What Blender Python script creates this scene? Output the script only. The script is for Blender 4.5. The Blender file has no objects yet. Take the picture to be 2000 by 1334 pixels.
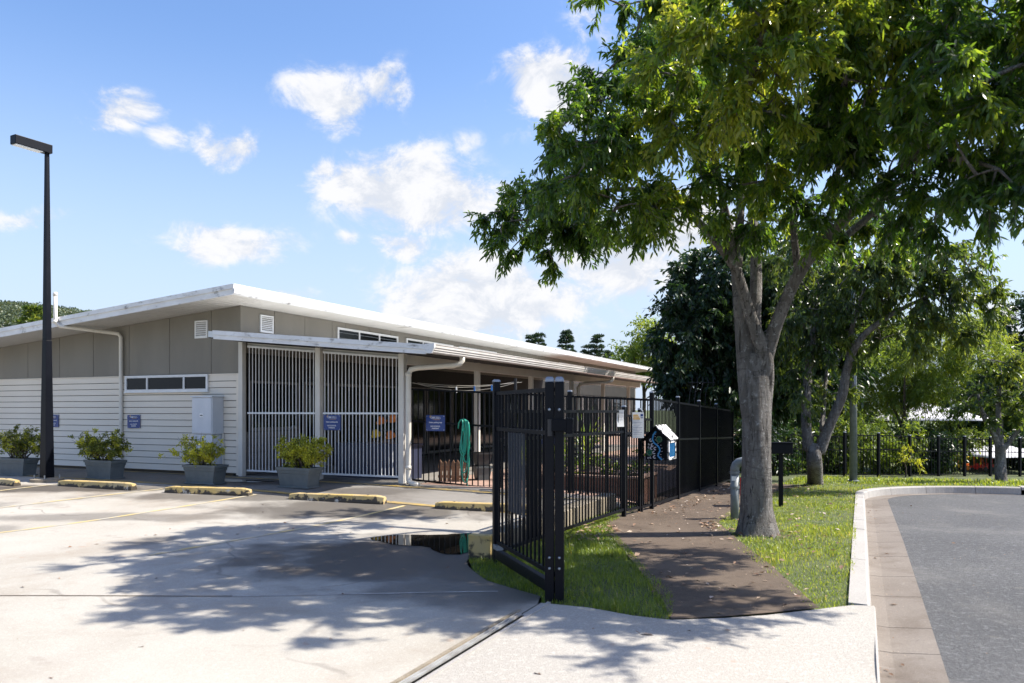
import bpy, math, random
import numpy as np
from mathutils import Vector, Matrix
from mathutils.geometry import delaunay_2d_cdt

scene = bpy.context.scene
col = scene.collection
R = math.radians
random.seed(4)
rng = np.random.default_rng(4)

# ------------------------------------------------------------------ camera, sky, sun, exposure
EYE = 1.6
cam_data = bpy.data.cameras.new('camera')
cam = bpy.data.objects.new('camera', cam_data); col.objects.link(cam)
cam.location = (0, 0, EYE); cam.rotation_euler = (R(90), 0, 0)
cam_data.sensor_width = 36; cam_data.lens = 27.0; cam_data.shift_y = 0.0665
cam_data.clip_start = 0.05; cam_data.clip_end = 6000
cam_data.dof.use_dof = True; cam_data.dof.focus_distance = 15.0; cam_data.dof.aperture_fstop = 2.4
scene.camera = cam

SUN_AZ, SUN_EL = R(86.0), R(48.0)          # azimuth measured from +Y (view direction) towards +X
world = bpy.data.worlds.new('World'); scene.world = world; world.use_nodes = True
world.cycles.sampling_method = 'MANUAL'; world.cycles.sample_map_resolution = 512
SKY_STRENGTH = 0.1
sun_data = bpy.data.lights.new('sun', 'SUN'); sun_data.energy = 5.0; sun_data.angle = R(0.53); sun_data.color = (1.0, 0.945, 0.85)
sun = bpy.data.objects.new('sun', sun_data); col.objects.link(sun)
sdir = Vector((math.sin(SUN_AZ)*math.cos(SUN_EL), math.cos(SUN_AZ)*math.cos(SUN_EL), math.sin(SUN_EL)))
sun.rotation_euler = sdir.to_track_quat('Z', 'Y').to_euler(); sun.location = sdir*60
scene.view_settings.view_transform = 'Standard'; scene.view_settings.look = 'None'
scene.view_settings.exposure = 1.0; scene.view_settings.gamma = 1.0
scene.view_settings.use_curve_mapping = False
scene.render.engine = 'CYCLES'
scene.cycles.max_bounces = 6; scene.cycles.diffuse_bounces = 3; scene.cycles.glossy_bounces = 3; scene.cycles.transmission_bounces = 4; scene.cycles.transparent_max_bounces = 6
scene.cycles.use_denoising = True; scene.cycles.use_adaptive_sampling = True; scene.cycles.adaptive_threshold = 0.02
scene.cycles.sample_clamp_indirect = 6.0

# ------------------------------------------------------------------ node helper
class NT:
    def __init__(s, tree): s.t = tree; s.n = tree.nodes; s.l = tree.links
    def node(s, typ, **kw):
        nd = s.n.new(typ)
        for k, v in kw.items(): setattr(nd, k, v)
        return nd
    def put(s, sock, v):
        if v is None: return
        if isinstance(v, bpy.types.NodeSocket): s.l.new(v, sock)
        else:
            if isinstance(v, tuple) and len(v) == 3 and sock.type == 'RGBA': v = (*v, 1)
            sock.default_value = v
    def math(s, op, a, b=None, c=None, clamp=False):
        nd = s.node('ShaderNodeMath', operation=op, use_clamp=clamp)
        s.put(nd.inputs[0], a); s.put(nd.inputs[1], b); s.put(nd.inputs[2], c); return nd.outputs[0]
    def vmath(s, op, a, b=None, out=0):
        nd = s.node('ShaderNodeVectorMath', operation=op); s.put(nd.inputs[0], a); s.put(nd.inputs[1], b); return nd.outputs[out]
    def noise(s, vec, scale, detail=4, rough=.55, dist=0):
        nd = s.node('ShaderNodeTexNoise'); s.put(nd.inputs['Vector'], vec)
        nd.inputs['Scale'].default_value = scale; nd.inputs['Detail'].default_value = detail
        nd.inputs['Roughness'].default_value = rough; nd.inputs['Distortion'].default_value = dist
        return nd.outputs[0]
    def smooth(s, v, a, b, lo=0., hi=1.):
        nd = s.node('ShaderNodeMapRange', interpolation_type='SMOOTHSTEP'); s.put(nd.inputs[0], v)
        for i, k in ((1, a), (2, b), (3, lo), (4, hi)): s.put(nd.inputs[i], k)
        return nd.outputs[0]
    def mix(s, f, a, b, blend='MIX'):
        nd = s.node('ShaderNodeMix', data_type='RGBA', blend_type=blend)
        s.put(nd.inputs[0], f); s.put(nd.inputs[6], a); s.put(nd.inputs[7], b); return nd.outputs[2]
    def comb(s, x, y, z):
        nd = s.node('ShaderNodeCombineXYZ'); s.put(nd.inputs[0], x); s.put(nd.inputs[1], y); s.put(nd.inputs[2], z); return nd.outputs[0]
    def sep(s, v):
        nd = s.node('ShaderNodeSeparateXYZ'); s.put(nd.inputs[0], v); return nd.outputs
    def scale(s, v, sc):
        return s.vmath('MULTIPLY', v, sc)
    def ramp(s, f, stops):
        nd = s.node('ShaderNodeValToRGB'); s.put(nd.inputs[0], f); e = nd.color_ramp.elements
        while len(e) < len(stops): e.new(0.5)
        for el, (p, c) in zip(e, stops): el.position = p; el.color = (*c, 1)
        return nd.outputs[0]

# ------------------------------------------------------------------ sky with fair-weather clouds
def build_sky():
    t = NT(world.node_tree); t.n.clear()
    sky = t.node('ShaderNodeTexSky', sky_type='NISHITA'); sky.sun_disc = False
    sky.sun_elevation = SUN_EL; sky.sun_rotation = SUN_AZ
    sky.air_density = 1.15; sky.dust_density = 1.1; sky.ozone_density = 2.2; sky.altitude = 20
    d = t.node('ShaderNodeTexCoord').outputs['Generated']
    x, y, z = t.sep(d)[:3]
    az = t.math('ARCTAN2', x, y); el = t.math('ARCSINE', z)
    p = t.comb(az, el, 0.0)
    warp = t.node('ShaderNodeTexNoise'); t.put(warp.inputs['Vector'], t.scale(d, (1, 1, 1.6))); warp.inputs['Scale'].default_value = 9; warp.inputs['Detail'].default_value = 5
    wv = t.vmath('SUBTRACT', warp.outputs['Color'], (.5, .5, .5))
    p2 = t.vmath('ADD', p, t.scale(wv, (.10, .07, 0)))
    # clouds drifting over the valley: azimuth, elevation, half width, half height, density
    clouds = [(-0.133, 0.27, 0.153, 0.069, 1), (-0.185, 0.287, 0.07, 0.038, 0.8), (-0.223, 0.375, 0.088, 0.046, 0.85), (-0.159, 0.396, 0.043, 0.046, 0.8), (0.057, 0.391, 0.099, 0.062, 1), (0.113, 0.472, 0.061, 0.045, 0.55), (-0.351, 0.198, 0.092, 0.034, 0.82), (-0.469, 0.335, 0.066, 0.036, 0.7), (-0.357, 0.317, 0.04, 0.027, 0.72), (-0.415, 0.314, 0.044, 0.017, 0.55), (-0.146, 0.205, 0.053, 0.024, 0.7), (-0.217, 0.205, 0.026, 0.022, 0.55), (-0.027, 0.14, 0.187, 0.078, 1), (-0.1, 0.118, 0.113, 0.034, 0.85), (0.146, 0.189, 0.101, 0.071, 1), (0.093, 0.219, 0.092, 0.073, 1), (0.217, 0.23, 0.12, 0.066, 0.9), (-0.232, 0.296, 0.038, 0.024, 0.65), (-0.285, 0.146, 0.057, 0.021, 0.5), (-0.565, 0.211, 0.044, 0.02, 0.5), (0.567, 0.09, 0.044, 0.042, 0.9), (-0.07, 0.333, 0.031, 0.029, 0.42)]
    m = None
    for a, e, w, h, k in clouds:
        q = t.scale(t.vmath('SUBTRACT', p2, (a, e, 0)), (1/w, 1/h, 0))
        ln = t.vmath('LENGTH', q, out=1)
        v = t.math('MULTIPLY', t.smooth(ln, 1.35, 0.0), k)
        m = v if m is None else t.math('MAXIMUM', m, v)
    # the same kind of sky goes on outside the view
    far = t.math('SUBTRACT', t.noise(t.scale(d, (1, 1, 2.6)), 3.1, 3, .5), .56)
    outside = t.smooth(t.math('ABSOLUTE', az), .62, .85)
    far = t.math('MULTIPLY', t.math('MULTIPLY', far, 6.0, clamp=True), outside)
    m = t.math('MAXIMUM', m, far)
    fine = t.noise(t.scale(d, (1, 1, 1.4)), 15, 9, .66, .35)
    body = t.math('ADD', t.math('MULTIPLY', m, 1.05), t.math('MULTIPLY', t.math('SUBTRACT', fine, .5), 2.3))
    cov = t.math('MULTIPLY', t.smooth(body, .20, .80), t.smooth(m, .0, .45))
    shade = t.smooth(fine, .60, .42)
    ccol = t.mix(shade, (5.0, 5.0, 5.1), (3.85, 4.05, 4.45))
    hs = t.node('ShaderNodeHueSaturation'); hs.inputs['Saturation'].default_value = 1.15; hs.inputs['Value'].default_value = 1.19; t.put(hs.inputs['Color'], sky.outputs[0])
    hz = t.smooth(el, 0.02, .46, .88, 0.0)                # pale air low over the horizon
    base = t.mix(hz, t.scale(hs.outputs[0], (1.0, .95, 1.03)), (3.35, 4.05, 5.1))
    c = t.mix(t.math('MULTIPLY', cov, .97), base, ccol)
    bg = t.node('ShaderNodeBackground'); t.put(bg.inputs[0], c); bg.inputs[1].default_value = SKY_STRENGTH
    o = t.node('ShaderNodeOutputWorld'); t.l.new(bg.outputs[0], o.inputs[0])
build_sky()

# ------------------------------------------------------------------ site frame: v runs along the gable wall, u runs away along the long wall
ANG = R(24.4); SU, CU = math.sin(ANG), math.cos(ANG)
def W(v, u): return (v*CU + u*SU, -v*SU + u*CU)
def VU(x, y): return (x*CU - y*SU, x*SU + y*CU)
def sstep(a, b, x):
    t = np.clip((np.asarray(x, float)-a)/(b-a), 0, 1); return t*t*(3-2*t)
def ground(x, y):
    x = np.asarray(x, float); y = np.asarray(y, float)
    zc = .2*sstep(10, 15, y)
    zr = np.where(y < 10, 0, np.where(y < 18, -.025*(y-10), np.where(y < 27, -.2-.055*(y-18), -.695)))
    zr = zr - .03*np.clip(x-9, 0, 30)*sstep(20, 26, y)
    v = x*CU - y*SU
    k = sstep(-4.2, -3.0, v)
    return zc*(1-k) + zr*k
def G(x, y): return float(ground(x, y))
def PX(px, d, py):                 # a sight line at distance d, used to survey the trees
    return ((px-1000)/1500*d, d, EYE-(py-800)/1500*d)
def GP(px, py):                    # where a sight line meets the ground
    d = 10.
    for _ in range(120): d = .5*d + .5*(EYE-G((px-1000)/1500*d, d))*1500/(py-800)
    x = (px-1000)/1500*d
    return (x, d, G(x, d))

# ------------------------------------------------------------------ mesh helpers
class MB:
    def __init__(s): s.v = []; s.f = []; s.m = []
    def hexa(s, p, mi=0):
        b = len(s.v); s.v += [tuple(q) for q in p]
        for f in ((0,3,2,1),(4,5,6,7),(0,1,5,4),(1,2,6,5),(2,3,7,6),(3,0,4,7)):
            s.f.append(tuple(b+i for i in f)); s.m.append(mi)
        return s
    def box(s, x0, x1, y0, y1, z0, z1, mi=0):
        return s.hexa([(x0,y0,z0),(x1,y0,z0),(x1,y1,z0),(x0,y1,z0),(x0,y0,z1),(x1,y0,z1),(x1,y1,z1),(x0,y1,z1)], mi)
    def prism(s, poly, a, b, axis='y', mi=0):
        """extrude a 2-d outline between a and b along an axis"""
        n = len(poly); k = len(s.v)
        def mk(p, q): return {'y': (p[0], q, p[1]), 'x': (q, p[0], p[1]), 'z': (p[0], p[1], q)}[axis]
        s.v += [mk(p, a) for p in poly] + [mk(p, b) for p in poly]
        for i in range(n):
            j = (i+1) % n; s.f.append((k+i, k+j, k+n+j, k+n+i)); s.m.append(mi)
        s.f.append(tuple(k+i for i in range(n))[::-1]); s.f.append(tuple(k+n+i for i in range(n))); s.m += [mi, mi]
        return s
    def tube(s, pts, rad, n=8, cap=True, mi=0, squash=None, twist=0):
        pts = [Vector(p) for p in pts]; m = len(pts)
        if not hasattr(rad, '__len__'): rad = [rad]*m
        k = len(s.v); ref = None
        for i, p in enumerate(pts):
            d = (pts[min(i+1, m-1)]-pts[max(i-1, 0)])
            d = d.normalized() if d.length > 1e-9 else Vector((0,0,1))
            if ref is None:
                ref = Vector((1,0,0)) if abs(d.x) < .9 else Vector((0,1,0))
            a = (ref - d*ref.dot(d)).normalized(); ref = a; b = d.cross(a)
            for j in range(n):
                th = 2*math.pi*j/n + twist
                q = p + a*(math.cos(th)*rad[i]) + b*(math.sin(th)*rad[i])
                s.v.append(tuple(q))
        for i in range(m-1):
            for j in range(n):
                j2 = (j+1) % n
                s.f.append((k+i*n+j, k+i*n+j2, k+(i+1)*n+j2, k+(i+1)*n+j)); s.m.append(mi)
        if cap:
            s.f.append(tuple(k+j for j in range(n))[::-1]); s.f.append(tuple(k+(m-1)*n+j for j in range(n))); s.m += [mi, mi]
        return s
    def quad(s, a, b, c, d, mi=0):
        k = len(s.v); s.v += [tuple(a), tuple(b), tuple(c), tuple(d)]; s.f.append((k,k+1,k+2,k+3)); s.m.append(mi); return s
    def mesh(s, name):
        me = bpy.data.meshes.new(name); me.from_pydata(s.v, [], s.f)
        if any(s.m): me.polygons.foreach_set('material_index', s.m)
        me.update(); return me
def ob(name, me, mat=None, parent=None, loc=None, rotz=None, smooth=False, kind=None, bevel=0, label=None):
    if isinstance(me, MB): me = me.mesh(name)
    if mat is not None and me is not None and len(me.materials) == 0:
        for m in (mat if isinstance(mat, (list, tuple)) else [mat]): me.materials.append(m)
    o = bpy.data.objects.new(name, me); col.objects.link(o)
    if parent: o.parent = parent
    if loc is not None: o.location = loc
    if rotz is not None: o.rotation_euler = (0, 0, rotz)
    if smooth: me.polygons.foreach_set('use_smooth', [True]*len(me.polygons))
    if kind: o['kind'] = kind
    if label: o['label'] = label
    if bevel:
        md = o.modifiers.new('bevel', 'BEVEL'); md.width = bevel; md.segments = 2; md.limit_method = 'ANGLE'; md.angle_limit = R(40)
    return o
def tag(o, label, cat, group=None):
    o['label'] = label; o['category'] = cat
    if group: o['group'] = group
    return o
def root(name, loc, rotz, label, cat, group=None):
    o = bpy.data.objects.new(name, None); col.objects.link(o)
    o.location = loc; o.rotation_euler = (0, 0, rotz); o.empty_display_size = .2
    return tag(o, label, cat, group)
def B(*a): return MB().box(*a)
def tri_mesh(name, verts, tris, tint=None):
    me = bpy.data.meshes.new(name); n = len(tris)
    me.vertices.add(len(verts)); me.vertices.foreach_set('co', np.ascontiguousarray(verts, dtype=np.float32).ravel())
    me.loops.add(n*3); me.loops.foreach_set('vertex_index', np.ascontiguousarray(tris, dtype=np.int32).ravel())
    me.polygons.add(n); me.polygons.foreach_set('loop_start', np.arange(0, n*3, 3, dtype=np.int32))
    me.polygons.foreach_set('loop_total', np.full(n, 3, dtype=np.int32))
    me.update(calc_edges=True)
    if tint is not None:
        at = me.attributes.new('tint', 'FLOAT', 'POINT'); at.data.foreach_set('value', np.ascontiguousarray(tint, dtype=np.float32))
    return me
def inside(poly, x, y):
    poly = np.asarray(poly); r = np.zeros(np.shape(x), bool); n = len(poly); j = n-1
    for i in range(n):
        xi, yi = poly[i]; xj, yj = poly[j]
        c = ((yi > y) != (yj > y)) & (x < (xj-xi)*(y-yi)/((yj-yi) if abs(yj-yi) > 1e-12 else 1e-12)+xi)
        r ^= c; j = i
    return r
def sheet(name, poly, step, dz, mat, kind='structure', rough=0.0, parent=None, zfun=None):
    """a ground sheet: the outline filled with a fine triangulation that follows the ground"""
    pts = []
    for i, a in enumerate(poly):
        b = poly[(i+1) % len(poly)]; n = max(1, int(math.dist(a, b)/step))
        pts += [(a[0]+(b[0]-a[0])*k/n, a[1]+(b[1]-a[1])*k/n) for k in range(n)]
    nb = len(pts); P = np.array(pts)
    gx = np.arange(P[:,0].min()+step*.5, P[:,0].max(), step); gy = np.arange(P[:,1].min()+step*.5, P[:,1].max(), step)
    X, Y = np.meshgrid(gx, gy); X = X.ravel()+rng.uniform(-.2,.2,X.size)*step; Y = Y.ravel()+rng.uniform(-.2,.2,Y.size)*step
    k = inside(pts, X, Y)
    for i in range(nb):      # keep clear of the outline
        k &= (np.hypot(X-P[i,0], Y-P[i,1]) > step*.35)
    allp = [Vector(p) for p in pts] + [Vector((a, b)) for a, b in zip(X[k], Y[k])]
    vs, es, fs, *_ = delaunay_2d_cdt(allp, [(i, (i+1) % nb) for i in range(nb)], [], 1, 1e-5)
    xy = np.array([(p.x, p.y) for p in vs]); z = (zfun or ground)(xy[:,0], xy[:,1]) + dz
    if rough: z = z + rng.normal(0, rough, len(z))
    tris = []
    for f in fs:
        f = list(f); a, b, c = (xy[i] for i in f[:3])
        if (b[0]-a[0])*(c[1]-a[1])-(b[1]-a[1])*(c[0]-a[0]) < 0: f = f[::-1]
        for i in range(1, len(f)-1): tris.append((f[0], f[i], f[i+1]))
    me = tri_mesh(name, np.column_stack([xy, z]), np.array(tris))
    return ob(name, me, mat, parent, smooth=True, kind=kind)

# ------------------------------------------------------------------ materials
def mat(name, c1, c2=None, scale=6., rough=.6, bump=0., bscale=None, metal=0., spec=.5, stretch=(1,1,1), lo=.35, hi=.65, dirt=None, dscale=2., dlo=.5, dhi=.75, detail=5, coat=0, space='obj'):
    m = bpy.data.materials.new(name); m.use_nodes = True; t = NT(m.node_tree)
    bs = t.n['Principled BSDF']
    tc = t.node('ShaderNodeTexCoord').outputs['Object'] if space == 'obj' else t.node('ShaderNodeNewGeometry').outputs['Position']
    v = t.scale(tc, stretch)
    c = c1
    if c2 is not None: c = t.mix(t.smooth(t.noise(v, scale, detail), lo, hi), c1, c2)
    if dirt is not None: c = t.mix(t.smooth(t.noise(t.vmath('ADD', v, (7.3, 1.1, 3.7)), dscale, 8, .65), dlo, dhi), c, dirt)
    t.put(bs.inputs['Base Color'], c)
    bs.inputs['Roughness'].default_value = rough; bs.inputs['Metallic'].default_value = metal
    bs.inputs['Specular IOR Level'].default_value = spec; bs.inputs['Coat Weight'].default_value = coat
    if bump:
        bn = t.node('ShaderNodeBump'); bn.inputs['Strength'].default_value = 1; bn.inputs['Distance'].default_value = bump
        t.put(bn.inputs['Height'], t.noise(v, bscale or scale*6, 4)); t.l.new(bn.outputs[0], bs.inputs['Normal'])
    return m
M = {}
M['cladding'] = mat('cream_cladding', (.70,.635,.54), (.76,.695,.60), 1.3, .5, .001, 60, dirt=(.54,.48,.38), dscale=1.2, dlo=.62, dhi=.85, stretch=(.4,1,2))
M['panel'] = mat('taupe_panel', (.172,.158,.132), (.20,.185,.156), 1.1, .55, .0008, 80, dirt=(.215,.195,.155), dscale=.9, dlo=.5, dhi=.8, stretch=(1,1,.35))
M['dark_wall'] = mat('dark_inner_wall', (.012,.012,.012), (.018,.017,.016), 2, .7)  # near-black: the deep shade of the verandah is put into this colour
M['joint'] = mat('shadow_joint', (.10,.075,.052), None, rough=.8)
M['white'] = mat('white_paint', (.78,.79,.80), (.72,.73,.74), 3, .4, dirt=(.45,.43,.40), dscale=5, dlo=.62, dhi=.8)
M['fascia'] = mat('weathered_white_fascia', (.72,.73,.74), (.62,.62,.62), 2.2, .45, dirt=(.17,.16,.15), dscale=3.2, dlo=.55, dhi=.72, stretch=(1,1,2.2))
M['soffit'] = mat('soffit_lining', (.60,.585,.55), (.54,.525,.49), 1.5, .55)
M['cream_post'] = mat('cream_steel', (.66,.635,.58), (.60,.57,.52), 2, .4, dirt=(.40,.37,.33), dscale=4, dlo=.62, dhi=.85)
M['pvc'] = mat('cream_pvc', (.70,.66,.58), (.63,.59,.51), 3, .35, dirt=(.42,.38,.32), dscale=5, dlo=.62, dhi=.85)
M['roof'] = mat('roof_sheet', (.62,.63,.63), (.55,.56,.56), 2, .35, metal=.2)
M['gutter'] = mat('metal_gutter', (.62,.585,.555), (.70,.665,.635), 3, .3, metal=.25)
M['glass'] = mat('dark_glass', (.008,.009,.011), None, rough=.08, spec=.22)
M['frame'] = mat('white_window_frame', (.76,.77,.78), (.70,.71,.72), 5, .35)
M['inner_frame'] = mat('shaded_grey_frame', (.16,.15,.145), (.19,.18,.17), 4, .5)  # darkened copy for inner frames and boards, verandah shade put into the colour
M['black'] = mat('black_powder_coat', (.002,.0028,.0055), (.003,.004,.007), 8, .45, .0004, 200, spec=.14)
M['highlight'] = mat('highlight_steel', (.035,.042,.055), None, rough=.4)  # paler than the fence coat, painting a highlight on the bars
M['black_post'] = mat('black_post_coat', (.002,.003,.006), (.0035,.0045,.008), 4, .42, .0004, 150, spec=.17, dirt=(.008,.008,.011), dscale=14, dlo=.7, dhi=.85)
M['steel'] = mat('galvanised_steel', (.34,.37,.40), (.26,.29,.32), 14, .4, metal=.75)
M['track'] = mat('worn_track_steel', (.36,.36,.345), (.26,.25,.235), 9, .5, metal=.1, dirt=(.12,.09,.07), dscale=5, dlo=.55, dhi=.75)
M['pipe_grey'] = mat('weathered_pipe_grey', (.15,.17,.18), (.20,.22,.23), 9, .5, metal=.15, dirt=(.28,.29,.28), dscale=11, dlo=.6, dhi=.8)
M['cap'] = mat('weathered_cap', (.23,.25,.29), (.30,.32,.36), 20, .4, metal=.5)
M['cabinet'] = mat('grey_cabinet', (.56,.59,.63), (.62,.64,.68), 3, .4, dirt=(.25,.26,.27), dscale=6, dlo=.66, dhi=.85)
M['blue_sign'] = mat('blue_sign', (.003,.036,.20), (.004,.042,.22), 2, .3)
M['sign_white'] = mat('sign_white', (.8,.8,.8), None, rough=.4)
M['sign_orange'] = mat('sign_orange', (.75,.42,.08), None, rough=.4)
M['pot'] = mat('grey_green_pot', (.085,.105,.112), (.11,.13,.138), 5, .5, .0006, 60, dirt=(.22,.22,.2), dscale=7, dlo=.62, dhi=.85)
M['pot_dark'] = mat('dark_pot', (.045,.045,.046), (.06,.06,.06), 6, .45)
M['soil'] = mat('potting_soil', (.035,.025,.018), (.06,.045,.03), 20, .95, .01, 40)
M['timber'] = mat('brown_timber', (.22,.12,.065), (.30,.18,.10), 3, .7, .001, 40, stretch=(1,1,6))
M['redwood'] = mat('red_timber', (.13,.058,.036), (.17,.08,.05), 3, .65, .001, 40, stretch=(6,1,1))
M['hose'] = mat('green_hose', (.02,.30,.20), (.03,.36,.25), 5, .35)
M['navy'] = mat('navy_board', (.016,.02,.045), (.02,.026,.055), 3, .5)
M['lens'] = mat('lamp_lens', (.75,.75,.72), (.6,.6,.58), 60, .25)
M['sail'] = mat('shade_sail', (.56,.55,.58), (.62,.61,.64), 1.5, .7)
M['orange'] = mat('orange_plastic', (.75,.20,.02), None, rough=.4)
M['yellow_plastic'] = mat('yellow_plastic', (.80,.50,.02), None, rough=.4)
M['red_plastic'] = mat('red_plastic', (.60,.03,.025), None, rough=.4)
M['green_plastic'] = mat('green_plastic', (.03,.30,.09), None, rough=.4)
M['blue_plastic'] = mat('blue_plastic', (.03,.16,.5), None, rough=.4)
M['dark_steel'] = mat('dark_steel', (.03,.03,.032), None, rough=.45, metal=.4)
M['string'] = mat('line_string', (.5,.47,.4), None, rough=.8)
M['water'] = mat('puddle_water', (.012,.011,.009), None, rough=.015, spec=.62)

def stained(name, base, base2, stains, rough=.85, grain=.004, gscale=90, blotch=1.1, spots=None, wet=None, brush=0, kk=1.0, cracks=0):
    """concrete or asphalt with blotches, mould, rust spots and grit; wet = [(x,y,rx,ry,strength)] damp patches"""
    m = bpy.data.materials.new(name); m.use_nodes = True; t = NT(m.node_tree); bs = t.n['Principled BSDF']
    p = t.node('ShaderNodeNewGeometry').outputs['Position']
    q = t.scale(p, (1, 1, 0))
    c = t.mix(t.smooth(t.noise(q, .55, 6, .6), .3, .7), base, base2)
    c = t.mix(t.math('MULTIPLY', t.smooth(t.noise(q, gscale, 3, .7), .25, .75), .5*kk), c, t.mix(.5, base, (.02,.02,.02)))
    c = t.mix(t.math('MULTIPLY', t.smooth(t.noise(q, gscale*.35, 4, .7), .5, .72), .35*kk), c, tuple(min(1, b*1.35) for b in base2))
    for i, (colr, sc, lo, hi, k) in enumerate(stains):
        n = t.noise(t.vmath('ADD', q, (11.7*i+3, 5.1*i, 0)), sc, 8, .66, .4)
        c = t.mix(t.math('MULTIPLY', t.smooth(n, lo, hi), k), c, colr)
    if spots:
        vo = t.node('ShaderNodeTexVoronoi'); t.put(vo.inputs['Vector'], t.vmath('ADD', q, t.scale(wvec(t, q, 6), (.12, .12, 0)))); vo.inputs['Scale'].default_value = spots[1]
        s1 = t.math('MULTIPLY', t.smooth(vo.outputs['Distance'], .16, .03), t.smooth(t.noise(q, 1.7, 3), .5, .62))
        c = t.mix(t.math('MULTIPLY', s1, spots[2]), c, spots[0])
    if cracks:
        vo = t.node('ShaderNodeTexVoronoi', feature='DISTANCE_TO_EDGE'); t.put(vo.inputs['Vector'], t.vmath('ADD', q, t.scale(wvec(t, q, 1.3), (.9, .9, 0)))); vo.inputs['Scale'].default_value = .22
        ck = t.math('MULTIPLY', t.smooth(vo.outputs['Distance'], .006, .0015), t.smooth(t.noise(q, .8, 3), .46, .6))
        c = t.mix(t.math('MULTIPLY', ck, cracks), c, (.06,.045,.035))
    rg = rough
    if wet:
        w = None; nz = t.math('MULTIPLY', t.math('SUBTRACT', t.noise(q, 1.6, 7, .62), .5), 1.5)
        for x, y, rx, ry, k in wet:
            e = t.vmath('LENGTH', t.scale(t.vmath('SUBTRACT', q, (x, y, 0)), (1/rx, 1/ry, 0)), out=1)
            f = t.math('MULTIPLY', t.smooth(t.math('ADD', e, nz), 1.25, .55), k)
            w = f if w is None else t.math('MAXIMUM', w, f)
        c = t.mix(w, c, t.mix(.9, c, (.035,.026,.020)))
        rg = t.mix(w, (rough,)*3, (.38,)*3)
    t.put(bs.inputs['Base Color'], c); t.put(bs.inputs['Roughness'], rg)
    bs.inputs['Specular IOR Level'].default_value = .35
    bn = t.node('ShaderNodeBump'); bn.inputs['Distance'].default_value = grain
    t.put(bn.inputs['Height'], t.noise(q, gscale, 5, .7)); t.l.new(bn.outputs[0], bs.inputs['Normal'])
    return m
def wvec(t, q, s):
    nd = t.node('ShaderNodeTexNoise'); t.put(nd.inputs['Vector'], q); nd.inputs['Scale'].default_value = s; return nd.outputs['Color']
M['carpark'] = stained('car_park_concrete', (.39,.36,.308), (.46,.43,.378), [((.235,.185,.135), .45, .46, .72, .68), ((.27,.235,.20), 2.6, .56, .72, .55), ((.36,.26,.18), 1.3, .60, .76, .55), ((.14,.12,.105), 9, .66, .74, .45), ((.24,.20,.165), .3, .52, .66, .20)],
    spots=((.33,.17,.09), 3.2, .75), wet=[(-.9, 8.3, 2.3, 1.5, 1.0), (-2.2, 11.9, 2.6, 1.0, .8), (-.3, 6.9, 1.1, .8, .8), (-8.2, 13.9, 2.4, .5, .85), (-4.5, 13.0, 2.6, .5, .7), (-5.7, 11.2, 2.2, .35, .5), (-9.5, 12.2, 2.0, .35, .6), (-4.4, 9.3, .28, .35, .45), (-6.9, 10.2, .3, .4, .4), (-2.6, 7.0, .3, .25, .3), (-9.6, 11.0, .3, .4, .4)], cracks=.35)
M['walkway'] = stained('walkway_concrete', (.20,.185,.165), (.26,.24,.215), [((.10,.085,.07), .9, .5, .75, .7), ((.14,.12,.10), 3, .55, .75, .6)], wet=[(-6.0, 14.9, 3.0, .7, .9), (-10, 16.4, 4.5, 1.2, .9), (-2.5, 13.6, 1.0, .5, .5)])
M['apron'] = stained('driveway_apron_concrete', (.39,.36,.318), (.455,.428,.385), [((.30,.26,.23), .8, .58, .82, .5), ((.34,.30,.27), 5, .62, .8, .5)], spots=((.36,.22,.14), 4.5, .6), gscale=70, grain=.006, kk=1.3)
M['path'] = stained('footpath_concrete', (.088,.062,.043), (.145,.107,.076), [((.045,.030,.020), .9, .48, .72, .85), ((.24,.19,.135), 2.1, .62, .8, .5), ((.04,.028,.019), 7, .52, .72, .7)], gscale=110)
M['asphalt'] = stained('road_asphalt', (.085,.086,.09), (.135,.135,.138), [((.20,.19,.175), .5, .50, .75, .5), ((.055,.055,.058), 1.4, .54, .74, .5), ((.17,.155,.135), 3.2, .58, .72, .5)], gscale=42, grain=.016, kk=2.2, rough=.8)
M['gutter_slab'] = stained('gutter_concrete', (.185,.155,.13), (.245,.212,.182), [((.11,.085,.065), 1.3, .48, .74, .75), ((.34,.31,.28), 3, .58, .78, .45), ((.08,.062,.048), 6, .58, .72, .6)], gscale=90)
M['kerb'] = stained('kerb_concrete', (.34,.32,.295), (.42,.40,.375), [((.22,.19,.16), 1.4, .56, .8, .6), ((.16,.13,.10), 5, .62, .8, .5)], gscale=90)
M['old_kerb'] = stained('mossy_kerb_concrete', (.25,.21,.155), (.32,.27,.20), [((.08,.07,.045), 3, .45, .7, .8)], gscale=60)
M['paver'] = mat('pink_paving', (.30,.19,.145), (.36,.235,.18), 8, .8, .003, 30, dirt=(.30,.20,.15), dscale=2.5, space='pos')
M['earth'] = mat('garden_soil', (.085,.06,.042), (.14,.10,.07), 3, .95, .02, 14, space='pos')
M['lawn_base'] = mat('lawn_soil', (.055,.075,.022), (.085,.10,.035), 5, .95, .02, 30, space='pos')
M['terrain'] = mat('grassy_terrain', (.07,.095,.03), (.10,.12,.045), .4, .95, .05, 3, space='pos')

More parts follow.
